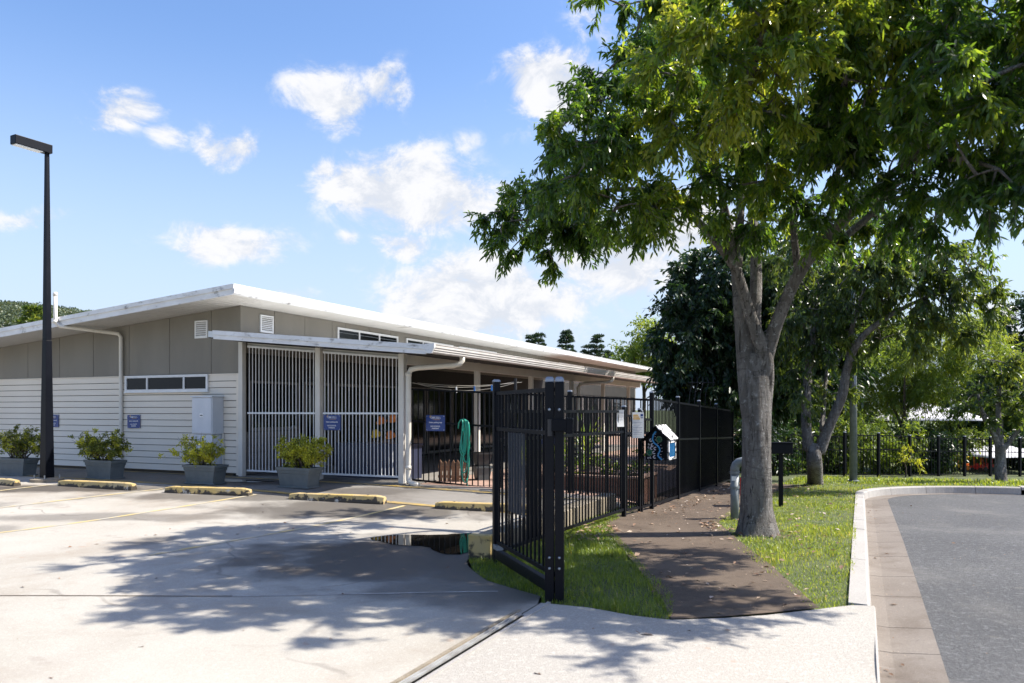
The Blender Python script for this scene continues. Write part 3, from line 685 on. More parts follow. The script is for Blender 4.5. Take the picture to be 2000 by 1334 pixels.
# inner wall under the verandah: boards, window, doors and glazing
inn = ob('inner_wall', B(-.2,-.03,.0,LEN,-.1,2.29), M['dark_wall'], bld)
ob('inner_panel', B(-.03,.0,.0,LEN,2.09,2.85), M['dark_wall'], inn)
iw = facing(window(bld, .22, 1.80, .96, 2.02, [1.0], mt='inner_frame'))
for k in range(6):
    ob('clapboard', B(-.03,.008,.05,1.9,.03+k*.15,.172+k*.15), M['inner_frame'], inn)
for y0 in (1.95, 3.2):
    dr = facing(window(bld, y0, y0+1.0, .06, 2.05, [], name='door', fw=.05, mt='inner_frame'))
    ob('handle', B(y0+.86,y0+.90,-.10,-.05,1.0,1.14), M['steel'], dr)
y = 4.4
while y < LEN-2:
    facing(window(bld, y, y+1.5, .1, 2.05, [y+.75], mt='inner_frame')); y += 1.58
# PVC downpipes from the verandah gutter
def vpipe(y, end=.55):
    p = [(VX+.05,y+.25,zg-.14),(VX+.05,y+.25,zg-.21),(VX+.02,y+.22,zg-.27),(VX-.08,y+.17,zg-.30),(4.35,y-.02,zg-.34),(4.22,y-.06,zg-.37),(4.18,y-.08,zg-.46),(4.18,y-.08,.20),(4.19,y-.09,.09),(4.26,y-.13,.035),(4.48,y-.24,.01)]
    o = ob('downpipe', MB().tube(p, .052, 12), M['pvc'], vr, smooth=True)
    for q in ((4.18,y-.08,zg-.5),(4.18,y-.08,.28),):
        ob('pipe_joint', MB().tube([(q[0],q[1],q[2]),(q[0],q[1],q[2]+.07)], .058, 12), M['pvc'], o, smooth=True)
vpipe(.0); vpipe(9.5)
ob('light_fitting', B(3.2,3.9,4.4,4.55,vz(4)-.22,vz(4)-.17), M['white'], vr)

# things in the verandah behind the screens
t = root('storage_bench', (*W(-11.87+2.05, 12.35+.55), .22), -ANG, 'long navy storage bench behind the white bar screen', 'bench')
ob('front_panel', B(0,1.75,0,.03,0,.66), M['navy'], t); ob('top', B(-.02,1.77,-.02,.5,.66,.70), M['navy'], t); ob('side_panel', B(0,.03,.03,.48,0,.66), M['navy'], t); ob('side_panel', B(1.72,1.75,.03,.48,0,.66), M['navy'], t)
t = root('wash_bench', (*W(-11.87+.30, 12.35+.75), .22), -ANG, 'small wooden bench table with a tap under the dark window', 'table')
ob('top', B(0,.55,0,.35,.56,.60), M['timber'], t)
for a in (.03,.50):
    for b in (.03,.30): ob('leg', B(a,a+.035,b,b+.035,0,.56), M['timber'], t)
ob('tap', MB().tube([(.28,.3,.60),(.28,.3,.95),(.28,.25,1.02),(.28,.17,1.02),(.28,.13,.96)], .014, 8), M['steel'], t, smooth=True)
for i, (x, z, mt, nm) in enumerate(((2.75,1.18,'orange','upper'), (3.05,1.22,'orange','upper right'), (2.62,.90,'yellow_plastic','low'), (2.98,.88,'orange','lower'))):
    h = root('sun_hat', (*W(-11.87+x, 12.35+1.15), .2+z), -ANG, ['orange cloth sun hat hung highest behind the bar screen, beside its twin', 'orange cloth sun hat at the far end of the hanging row', 'yellow cloth sun hat hanging low above the navy bench', 'orange cloth sun hat hanging just above the navy bench top'][i], 'hat', 'hats hanging behind the screen')
    mb = MB().tube([(0,0,-.02),(0,-.02,.0),(0,-.05,.05),(0,-.06,.075)], [.10,.075,.065,.03], 10); ob('crown', mb, M[mt], h, smooth=True)
    ob('brim', MB().tube([(0,.0,-.028),(0,.004,-.036)], [.12,.125], 12), M[mt], h, smooth=True)
t = root('hat_rail', (*W(-11.87+2.4, 12.35+1.22), .2), -ANG, 'dark freestanding hat rail behind the white screen', 'rack')
ob('rail', B(0,1.0,0,.03,1.27,1.31), M['dark_steel'], t); ob('rail', B(0,1.0,0,.03,.95,.98), M['dark_steel'], t); ob('upright', B(0,.03,.0,.03,0.02,1.27), M['dark_steel'], t); ob('upright', B(.97,1.0,.0,.03,0.02,1.27), M['dark_steel'], t)

# electrical cabinet on the gable wall
t = root('electrical_cabinet', (*W(-11.87-1.02, 12.35-.34), .2), -ANG, 'grey metal electrical cabinet standing against the cream boards', 'cabinet')
ob('lower_case', B(.03,.55,.02,.31,0,.88), M['cabinet'], t, bevel=.008)
up = ob('upper_case', B(0,.58,0,.31,.885,1.66), M['cabinet'], t, bevel=.008)
ob('door', B(.02,.56,-.014,-.001,.905,1.64), M['cabinet'], up, bevel=.004)
ob('latch', B(.24,.34,-.022,-.0145,1.24,1.32), M['sign_white'], up); ob('latch_slot', B(.255,.325,-.026,-.0225,1.27,1.29), M['dark_steel'], up)
ob('rain_hood', B(-.02,.60,-.03,.32,1.662,1.69), M['cabinet'], up)
ob('conduit', MB().tube([(.60,.27,0),(.60,.27,.9)], .014, 8), M['pvc'], t)

# ---------------- blue parking signs
def text_data(s, size):
    c = bpy.data.curves.new('lettering', 'FONT'); c.body = s; c.size = size; c.align_x = 'CENTER'; c.align_y = 'CENTER'; c.offset = size*.018; c.extrude = .0006; c.resolution_u = 2
    o = bpy.data.objects.new('lettering', c); col.objects.link(o); bpy.context.view_layer.update()
    me = bpy.data.meshes.new_from_object(o.evaluated_get(bpy.context.evaluated_depsgraph_get())); me.name = 'lettering'
    bpy.data.objects.remove(o); return me
TXT = [(text_data('C&K', .052), -.055, .102, 'sign_white'), (text_data('Childcare &', .021), .055, .113, 'sign_white'), (text_data('Kindergarten', .021), .060, .092, 'sign_white'),
       (text_data('where children come first', .0145), .02, .066, 'sign_orange'), (text_data('Visitor parking only', .036), 0, .012, 'sign_white'),
       (text_data('NO SCHOOL', .036), 0, -.062, 'sign_white'), (text_data('PARKING', .036), 0, -.103, 'sign_white')]
for d in TXT: d[0].materials.clear(); d[0].materials.append(M[d[3]])
def arc_rays():
    mb = MB()
    for k in range(4):
        a = R(95+k*28); c, s = math.cos(a), math.sin(a)
        mb.hexa([(c*.014-s*.003,-.001,s*.014+c*.003),(c*.014+s*.003,-.001,s*.014-c*.003),(c*.03+s*.005,-.001,s*.03-c*.005),(c*.03-s*.005,-.001,s*.03+c*.005),
                 (c*.014-s*.003,0,s*.014+c*.003),(c*.014+s*.003,0,s*.014-c*.003),(c*.03+s*.005,0,s*.03-c*.005),(c*.03-s*.005,0,s*.03+c*.005)])
    return mb.mesh('emblem')
EMB = arc_rays(); PLATE = B(-.205,.205,0,.006,-.15,.15).mesh('plate'); PLATE.materials.append(M['blue_sign']); EMB.materials.append(M['sign_orange'])
BOLT = MB().tube([(0,0,0),(0,-.004,0)], .006, 8).mesh('bolt'); BOLT.materials.append(M['sign_white'])
def sign(x, y, z, rz, label, tilt=0):
    s = root('parking_sign', (x, y, z), rz, label, 'sign', 'blue visitor parking signs')
    s.rotation_euler = (0, R(tilt), rz)
    ob('plate', PLATE, None, s)
    for c, px, pz, _ in TXT:
        t = bpy.data.objects.new('lettering', c); col.objects.link(t); t.parent = s; t.rotation_euler = (R(90), 0, 0); t.location = (px, -.0015, pz)
    e = ob('emblem', EMB, None, s, loc=(-.095,-.0012,.112))
    for a in (-.185,.185):
        for b in (-.13,.13): ob('bolt', BOLT, None, s, loc=(a,-.0005,b))
def gable_pt(lx, ly): return W(-11.87+lx, 12.35+ly)
sign(*gable_pt(-5.88,-.048), .2+1.13, -ANG, 'blue visitor parking sign half hidden by the black lamp post', .6)
sign(*gable_pt(-3.12,-.048), .2+1.13, -ANG, 'blue visitor parking sign beside the white downpipe', -.8)
sign(*gable_pt(-1.08,-.048), .2+1.14, -ANG, 'blue visitor parking sign mostly covered by the grey cabinet')
sign(*gable_pt(2.38,-.028), .2+1.145, -ANG, 'blue visitor parking sign tied to the white bar screen')

# ================================================================== FENCES AND GATES
BAR = {}
def bar_mesh(h, w=.0085):
    k = round(h, 2)
    if k not in BAR:
        BAR[k] = B(-w,w,-w,w,0,k).mesh('bar'); BAR[k].materials.append(M['black'])
    return BAR[k]
def fence(name, a, b, za, zb, h, label, cat, posts=(), rails=(.09,.72,1.0), gap=.112, pw=.03, start=True, end=True, group=None, post_up=.05, skip=()):
    """bar fence from a to b (x, y); posts = fractions along it; rails = fractions of the height"""
    L = math.dist(a, b); rz = math.atan2(b[1]-a[1], b[0]-a[0])
    f = root(name, (a[0], a[1], za), rz, label, cat, group); dz = zb-za
    def zz(x): return dz*x/L
    for i, r in enumerate(rails):
        z0 = h*r-.02
        ob('rail', MB().hexa([(0,-.015,z0-.02),(L,-.015,z0+dz-.02),(L,.015,z0+dz-.02),(0,.015,z0-.02),(0,-.015,z0+.016),(L,-.015,z0+dz+.016),(L,.015,z0+dz+.016),(0,.015,z0+.016)]), M['black'], f)
    n = int(L/gap)
    hb = h*(rails[-1]-rails[0])-.02
    for i in range(n):
        x = (i+.5)*L/n
        if any(abs(x-p*L) < pw+.01 for p in posts) or any(s0 <= x <= s1 for s0, s1 in skip): continue
        ob('bar', bar_mesh(hb), None, f, loc=(x, 0, zz(x)+h*rails[0]-.01))
    for p in posts:
        x = p*L; po = ob('post', B(-pw,pw,-pw,pw,-.12,h+post_up), M['black_post'], f, loc=(x,0,zz(x)), bevel=.004)
        ob('post_cap', MB().tube([(0,0,h+post_up),(0,0,h+post_up+.015),(0,0,h+post_up+.025)], [pw*1.5,pw*1.42,pw*.8], 4, twist=R(45)), M['cap'], po)
    return f
P1 = W(-2.33, 6.0); P2 = W(-3.50, 7.28); P3 = W(-3.26, 11.31); P3b = W(-3.20, 12.03); P4 = W(-3.16, 12.56)
SIDE_END = W(-3.02, 20.6)
# heavy double gate posts
t = root('gate_posts', (*P1, 0), -R(6), 'tall pair of black gate posts bolted side by side at the driveway corner', 'gate post')
for s in (-1, 1):
    p = ob('post', B(s*.041-.038,s*.041+.038,-.05,.05,-.1,1.83), M['black_post'], t, bevel=.006)
    ob('post_cap', MB().tube([(s*.041,0,1.83),(s*.041,0,1.858),(s*.041,0,1.875)], [.054,.05,.034], 4, twist=R(45)), M['cap'], p, bevel=.006)
    for z in (.28,.37,1.60):
        ob('bolt', MB().tube([(s*.041,-.050,z),(s*.041,-.056,z),(s*.041,-.060,z)], [.011,.011,.006], 10), M['steel'], p)
ob('guide_bracket', MB().box(-.02,.10,-.075,-.052,1.42,1.52).box(.10,.155,-.075,.04,1.40,1.53), M['black'], t, bevel=.004)
ob('guide_roller', MB().tube([(-.035,-.055,1.38),(-.035,-.055,1.52)], .022, 12), M['dark_steel'], t)
# fixed return panel beside the gate posts
rp = fence('return_panel', P1, P2, .0, .0, 1.80, 'short black bar fence panel joined to the tall gate posts', 'fence', posts=(.97,), rails=(.135,.79,.995), gap=.105, pw=.034, post_up=.09)
L = math.dist(P1, P2)
ob('bottom_beam', B(.05,L-.05,-.03,.03,.05,.15), M['black_post'], rp, bevel=.005)
ob('bracket', B(L-.18,L-.05,-.036,.036,.15,.20), M['cap'], rp)
for i in range(6):      # extra bars behind the panel; their paler tone stands in for a highlight
    ob('highlight_bar', B(.62+i*.085,.634+i*.085,.05,.07,.62,1.38), M['highlight'], rp)
# low fence along the footpath
fence('path_fence', P2, P3, .0, -.01, 1.62, 'low black bar fence between the short panel and the pedestrian gate', 'fence', posts=(.995,), rails=(.075,.80,.99), gap=.105, post_up=.03)
pg = fence('pedestrian_gate', (P3[0]+.03, P3[1]+.05), (P3b[0]-.02, P3b[1]-.04), .0, -.03, 1.58, 'narrow black bar pedestrian gate carrying the white notice', 'gate', posts=(.97,), rails=(.06,.80,.97), gap=.1, pw=.022)
fence('gate_side_panel', P3b, P4, -.03, -.05, 1.55, 'very narrow black infill panel between gate and tall corner post', 'fence', posts=(.08,), rails=(.06,.83,.97), gap=.1, pw=.022)
# front fence across the courtyard
FA = W(-8.16, 12.72); FM = W(-6.05, 12.68)
ff = fence('courtyard_fence', FA, P4, .20, -.05, 1.84, 'black bar fence across the courtyard from the verandah post to the corner', 'fence', posts=(.006,.42,.71), rails=(.045,.66,.995), gap=.118, pw=.035)
ob('hinge', B(-.06,.06,-.05,-.03,1.18,1.26), M['dark_steel'], ff); ob('latch', B(.05,.13,-.05,-.02,1.12,1.2), M['dark_steel'], ff)
# tall fence along the footpath
sf = fence('side_fence', P4, SIDE_END, -.05, -.27, 1.88, 'tall black bar fence running along the footpath past the painted box', 'fence', posts=(.003,.235,.47,.71,.985), rails=(.05,.62,.985), gap=.1, pw=.032)
# dark mesh screen tied behind the far panels of the side fence
Ls = math.dist(P4, SIDE_END)
ob('privacy_mesh', MB().hexa([(Ls*.24,.03,.15),(Ls*.98,.03,-.02),(Ls*.98,.034,-.02),(Ls*.24,.034,.15),(Ls*.24,.03,1.78),(Ls*.98,.03,1.62),(Ls*.98,.034,1.62),(Ls*.24,.034,1.78)]), M['black'], sf)
sign(*W(-5.02, 12.55), 1.14, -ANG+R(2), 'blue visitor parking sign behind the low path fence bars')
sign(W(-7.32,12.63)[0], W(-7.32,12.63)[1], .2+1.145, -ANG, 'blue visitor parking sign on the black fence beside the hose')
# far fence around the playground
bf = [(1420,25.2,0), (1520,26.3,1), (1585,26.9,1), (1650,27.3,1), (1716,27.8,1), (1777,28.4,1), (1833,29.0,1), (1884,29.5,1), (1934,29.9,1), (1992,30.3,1), (2060,30.8,1)]
for i, ((pa, da, _), (pb, db, _)) in enumerate(zip(bf, bf[1:])):
    a = ((pa-1000)/1500*da, da); b = ((pb-1000)/1500*db, db)
    lab = ['black bar fence panel at the dark corner beyond the side fence', 'black bar fence panel behind the black letterbox', 'black bar fence panel behind the forked tree trunk', 'black double gate leaf behind the grey street light pole', 'black gate leaf with pale top rail in front of feathery shrubs', 'black bar fence panel in front of the dark shrub', 'black bar fence panel left of the play things', 'black bar fence panel in front of the coloured play things', 'black bar fence panel under the pale shade sail', 'black bar fence panel right of the small tree trunk'][i]
    fence('playground_fence', a, b, G(*a), G(*b), 1.46 if i not in (3,4) else 1.52, lab, 'fence', posts=(.0,) if i else (.0,), rails=(.06,.66,.99), gap=.15, pw=.04, group='panels of the far playground fence')

# ================================================================== SMALL THINGS
# car park lamp
lp = root('lamp_post', (*W(-14.47,9.91), .2), -ANG, 'tall black square car park lamp post with a box lantern', 'lamp post')
ob('lower_pole', MB().hexa([(-.092,-.092,0),(.092,-.092,0),(.092,.092,0),(-.092,.092,0),(-.060,-.060,2.75),(.060,-.060,2.75),(.060,.060,2.75),(-.060,.060,2.75)]), M['black_post'], lp, bevel=.006)
ob('upper_pole', MB().hexa([(-.057,-.057,2.752),(.057,-.057,2.752),(.057,.057,2.752),(-.057,.057,2.752),(-.032,-.032,6.35),(.032,-.032,6.35),(.032,.032,6.35),(-.032,.032,6.35)]), M['black_post'], lp, bevel=.004)
bp = ob('base_plate', MB().tube([(0,0,-.03),(0,0,.05),(0,0,.075)], [.30,.29,.14], 14), M['old_kerb'], lp)
for s in (-1,1):
    for q in (-1,1): ob('anchor_bolt', MB().tube([(s*.15,q*.15,.05),(s*.15,q*.15,.13)], .014, 6), M['steel'], bp)
hd = ob('lantern', B(-.09,.09,-.64,.06,6.40,6.57), M['black_post'], lp, bevel=.01); ob('lens', B(-.075,.075,-.62,-.12,6.388,6.399), M['lens'], hd); ob('arm_neck', B(-.03,.03,-.03,.03,6.34,6.42), M['black_post'], lp)
hd.rotation_euler = (0,0,R(-4))

# wheel stops
def wheel_stop(a, b, label):
    (x0, y0), (x1, y1) = a, b; L = math.dist(a, b); rz = math.atan2(y1-y0, x1-x0)
    mb = MB(); n = 12
    prof = [(-.085,-.03),(-.085,.015),(-.055,.105),(-.035,.118),(.035,.118),(.055,.105),(.085,.015),(.085,-.03)]
    for i in range(n+1):
        x = L*i/n; k = .82 if i in (0,n) else 1
        for p, q in prof: mb.v.append((x, p*k+random.uniform(-.002,.002), q*(k if q > .05 else 1)+random.uniform(-.003,.003)))
    m_ = len(prof)
    for i in range(n):
        for j in range(m_):
            j2 = (j+1) % m_; mb.f.append((i*m_+j, (i+1)*m_+j, (i+1)*m_+j2, i*m_+j2)); mb.m.append(0)
    mb.f.append(tuple(range(m_))); mb.f.append(tuple(n*m_+j for j in range(m_))[::-1]); mb.m += [0,0]
    r = root('wheel_stop', (x0, y0, (G(x0,y0)+G(x1,y1))/2), rz, label, 'wheel stop', 'yellow wheel stops along the walkway')
    bb = ob('block', mb, M['stop'], r)
    for x in (.3, L-.3): ob('fixing_bolt', MB().tube([(x,0,.117),(x,0,.122)], .018, 8), M['dark_steel'], r)
def gp2(px, py): return GP(px, py)[:2]
wheel_stop(gp2(-150,938), gp2(34,949), 'worn yellow wheel stop left of the black lamp post')
wheel_stop(gp2(118,948), gp2(262,957), 'worn yellow wheel stop just right of the black lamp post')
wheel_stop(gp2(326,961), gp2(489,968), 'worn yellow wheel stop in front of the planter by the cabinet')
wheel_stop(gp2(568,974), gp2(752,984), 'worn yellow wheel stop in front of the fullest yellow-green planter')
wheel_stop(gp2(852,992), gp2(1040,1002), 'worn yellow wheel stop ending behind the short fence panel')

# ---------------- leaves
def leaf_arrays(pos, d, nrm, L, Wd, tint, style):
    d = d/np.linalg.norm(d, axis=1, keepdims=True)
    side = np.cross(d, nrm); side /= np.linalg.norm(side, axis=1, keepdims=True)+1e-9
    up = np.cross(side, d); L = L[:,None]; Wd = Wd[:,None]; N = len(pos)
    g = np.array([0,0,-1.])
    if style == 'lance':
        m1 = pos+d*L*.32+g*L*.03; m2 = pos+d*L*.66+g*L*.10; tip = pos+d*L*.97+g*L*.22
        V = np.stack([pos, m1+side*Wd*.5+up*Wd*.12, m1-side*Wd*.5+up*Wd*.12, m2+side*Wd*.40+up*Wd*.1, m2-side*Wd*.40+up*Wd*.1, tip], 1)
        T = np.array([(0,1,2),(1,3,4),(1,4,2),(3,5,4)])
    else:
        m = pos+d*L*.48+g*L*.02; tip = pos+d*L+g*L*.08
        V = np.stack([pos, m+side*Wd*.5+up*Wd*.14, tip, m-side*Wd*.5+up*Wd*.14], 1); T = np.array([(0,1,2),(0,2,3)])
    k = V.shape[1]
    tris = (T[None]+(np.arange(N)*k)[:,None,None]).reshape(-1,3)
    return V.reshape(-1,3), tris, np.repeat(tint, k)
def unit(n):
    v = rng.normal(size=(n,3)); return v/np.linalg.norm(v, axis=1, keepdims=True)
def spray(centers, outward, rad, n_tw, n_lf, L, Wd, tint, style='lance', droop=.8, upw=0., jl=.3):
    """leafy twigs round each centre -> arrays; also the twig end points"""
    C = len(centers)
    td = unit(C*n_tw)*.9 + np.repeat(outward, n_tw, 0)*.8 + np.array([0,0,-.25+upw]); td /= np.linalg.norm(td, axis=1, keepdims=True)
    tl = rng.uniform(.55, 1.15, C*n_tw)*np.repeat(rad, n_tw); c0 = np.repeat(centers, n_tw, 0)
    sag = np.array([0,0,-1.])
    s = np.tile((np.arange(n_lf)+.6)/n_lf, C*n_tw); T = np.repeat(np.arange(C*n_tw), n_lf)
    s = np.clip(s+rng.uniform(-.08,.08,len(s)), .05, 1.05)
    pos = c0[T]+td[T]*(tl[T]*s)[:,None]+sag*((tl[T]*s**2)*.28*droop)[:,None]+rng.normal(0,.015,(len(T),3))
    dv = td[T]*.55+unit(len(T))*.75+sag*droop
    ll = L*rng.uniform(1-jl,1+jl,len(T)); ww = Wd*rng.uniform(.75,1.25,len(T))
    tt = np.clip(np.repeat(tint, n_tw*n_lf)+rng.normal(0,.07,len(T)), 0, 1)
    ends = c0+td*tl[:,None]+sag*(tl*.28*droop)[:,None]
    return leaf_arrays(pos, dv, unit(len(T)), ll, ww, tt, style), c0, ends

def grow(limbs, lobes, dens, seed, reach=1.6, shell=.55):
    """cluster centres inside the lobes, each joined to the nearest wood already grown"""
    r = np.random.default_rng(seed)
    nodes = []
    for pts, r0, r1 in limbs:
        pts = [np.array(p, float) for p in pts]
        for a, b in zip(pts, pts[1:]):
            for k in np.linspace(0, 1, 5)[:-1]: nodes.append(a+(b-a)*k)
        nodes.append(pts[-1])
    nodes = np.array(nodes[len(nodes)//10:])
    cs, outs, tn = [], [], []
    for c, rad, k, ti in lobes:
        c = np.array(c); rad = np.array(rad); n = max(3, int(dens*k*np.prod(rad)**(2/3)))
        u = r.normal(size=(n,3)); u /= np.linalg.norm(u, axis=1, keepdims=True)
        q = r.uniform(0,1,n)**shell*.5+.5*r.uniform(.3,1,n)
        cs.append(c+u*rad*q[:,None]); outs.append(u); tn.append(np.clip(ti+r.normal(0,.13,n),0,1))
    cs = np.concatenate(cs); outs = np.concatenate(outs); tn = np.concatenate(tn)
    dist = np.array([np.min(np.linalg.norm(nodes-c, axis=1)) for c in cs]); order = np.argsort(dist)
    br = []
    for i in order:
        c = cs[i]; dd = np.linalg.norm(nodes-c, axis=1); j = int(np.argmin(dd)); a = nodes[j]; L = dd[j]
        if L < .04: continue
        mid = (a+c)/2+np.array([r.normal(0,.08),r.normal(0,.08),.10])*L
        path = [a*(1-t)**2+2*mid*t*(1-t)+c*t*t for t in np.linspace(0,1,4)]
        br.append((path, L)); nodes = np.vstack([nodes, path[1:]])
    return cs, outs, tn, br
def wood(mb, limbs, br, n=10, base=.010, bark=None, wob=.0):
    for pts, r0, r1 in limbs:
        m = len(pts)
        if hasattr(r0, '__len__'): rr = list(r0)
        else: rr = [r0+(r1-r0)*(i/(m-1)) for i in range(m)]
        # smooth the path
        P = [Vector(p) for p in pts]; q, rq = [], []
        for i in range(m-1):
            p0, p1, p2, p3 = P[max(i-1,0)], P[i], P[i+1], P[min(i+2,m-1)]
            for t in (0,.25,.5,.75):
                q.append(.5*((2*p1)+(p2-p0)*t+(2*p0-5*p1+4*p2-p3)*t*t+(3*p1-p0-3*p2+p3)*t**3)); rq.append(rr[i]+(rr[i+1]-rr[i])*t)
        q.append(P[-1]); rq.append(rr[-1])
        k0 = len(mb.v); mb.tube(q, rq, n)
        if wob:
            for i in range(k0, len(mb.v)):
                v = Vector(mb.v[i]); j = (i-k0)//n; c = q[min(j,len(q)-1)]; th = (i-k0) % n
                aa = 2*math.pi*th/n; f = 1+wob*(math.sin(aa*3+v.z*1.3)*.6+math.sin(v.z*4.1+aa*2)*.4+math.sin(aa*5-v.z*.7)*.5)
                zb = v.z-P[0].z
                if len(pts) > 6 and rr[0] > .28 and zb < .6: f += .13*(1-zb/.6)**2*(math.sin(aa*5+.7)+.5*math.sin(aa*3+2))
                mb.v[i] = tuple(c+(v-c)*f)
    for path, L in br:
        r0 = min(.045, base+.016*L); mb.tube([tuple(p) for p in path], [r0, r0*.8, r0*.6, r0*.35], 5)
def tree(name, label, limbs, lobes, dens, n_tw, n_lf, rad, L, Wd, lm, bark='bark', seed=1, style='lance', droop=.8, group=None, base=None, wn=10, wob=.0, upw=0, shell=.55, cat='tree', twigs=True, bbase=.010):
    loc = base or limbs[0][0][0]
    t = root(name, (0,0,0), 0, label, cat, group)
    off = Vector(loc); t.location = off
    cs, outs, tn, br = grow(limbs, lobes, dens, seed, shell=shell)
    rr = rng.uniform(.75,1.25,len(cs))*rad
    (V, T, ti), a, b = spray(cs, outs, rr, n_tw, n_lf, L, Wd, tn, style, droop, upw)
    mb = MB(); wood(mb, limbs, br, wn, bbase, wob=wob)
    if twigs:
        for p, q in zip(a, b): mb.tube([tuple(p), tuple(q)], [.005,.002], 3, cap=False)
    mb.v = [tuple(Vector(v)-off) for v in mb.v]
    ob('trunk', mb, M[bark], t, smooth=True)
    c = ob('crown', tri_mesh('crown', V-np.array(off), T, ti), M[lm], t); c['kind'] = 'stuff'
    return t

# ================================================================== TREES
def pl(*pts): return [PX(*p) for p in pts]
tb = GP(1480, 1042)
main_limbs = [
    ([(tb[0],tb[1],-.10), (tb[0],tb[1],.06), (tb[0]-.01,tb[1],.35)] + pl((1478,9.85,900), (1477,9.85,790), (1476,9.85,735), (1474,9.85,690)), [.31,.245,.195,.180,.188,.186,.13], 0),
    (pl((1474,9.85,880), (1463,9.85,800), (1458,9.87,720), (1452,9.9,650), (1446,9.9,600), (1441,9.95,565), (1432,10.1,480), (1415,10.4,400), (1380,9.8,300), (1330,9.0,180)), [.08,.11,.12,.108,.09,.068,.048,.04,.032,.02], 0),
    (pl((1474,9.95,720), (1474,10.0,620), (1477,10.1,540), (1472,10.3,440), (1460,10.6,320), (1450,11,180), (1440,11.2,20)), [.10,.08,.072,.06,.048,.04,.024], 0),
    (pl((1480,9.85,900), (1490,9.82,800), (1494,9.8,740), (1492,9.75,690), (1474,9.7,640), (1455,9.6,580), (1440,9.5,530), (1428,9.5,480), (1418,9.4,430)), [.07,.10,.106,.095,.072,.064,.057,.05,.044], 0),
    (pl((1440,9.5,530), (1405,9.5,480), (1350,9.6,420), (1300,9.7,385), (1240,9.8,370), (1170,9.9,375), (1100,10.1,400), (1030,10.2,430)), [.055,.05,.045,.042,.035,.03,.022,.012], 0),
    (pl((1418,9.4,430), (1400,9.2,330), (1370,9.2,230), (1330,9.5,130)), .05, .02),
    (pl((1440,9.5,520), (1445,9.5,430), (1447,9.4,350), (1440,8.4,260), (1470,7.5,140), (1490,6.9,60)), .06, .02),
    (pl((1494,9.78,705), (1508,9.72,655), (1525,9.65,610), (1553,9.5,548), (1585,9.4,500), (1630,9.25,450), (1680,8.8,400), (1735,8.3,345), (1790,7.8,305), (1850,7.1,240), (1920,6.4,160), (2150,6.3,70)), [.092,.086,.078,.072,.066,.058,.05,.043,.036,.028,.02,.01], 0),
    (pl((1585,9.4,500), (1640,9.4,470), (1700,9.3,420), (1740,9.2,370), (1800,8.4,330), (1870,7.4,310), (1950,6.3,330)), [.05,.045,.04,.034,.028,.023,.014], 0),
    (pl((1560,9.5,535), (1552,9.45,470), (1550,9.4,410), (1572,9.3,350), (1600,9.2,260)), [.05,.042,.038,.032,.02], 0),
    (pl((1615,9.3,465), (1625,9.2,410), (1632,8.7,360), (1650,7.8,250), (1650,7.2,120)), .045, .018),
    (pl((1330,9.0,180), (1270,8.5,120), (1220,8.2,90)), .025, .012),
    (pl((1300,9.7,385), (1200,8.9,320), (1130,8.2,280), (1070,7.7,255)), .026, .012),
]
L_ = []
def lobe(px, d, py, rad, k=1., ti=.35): L_.append((PX(px, d, py), rad, k, ti+.06))
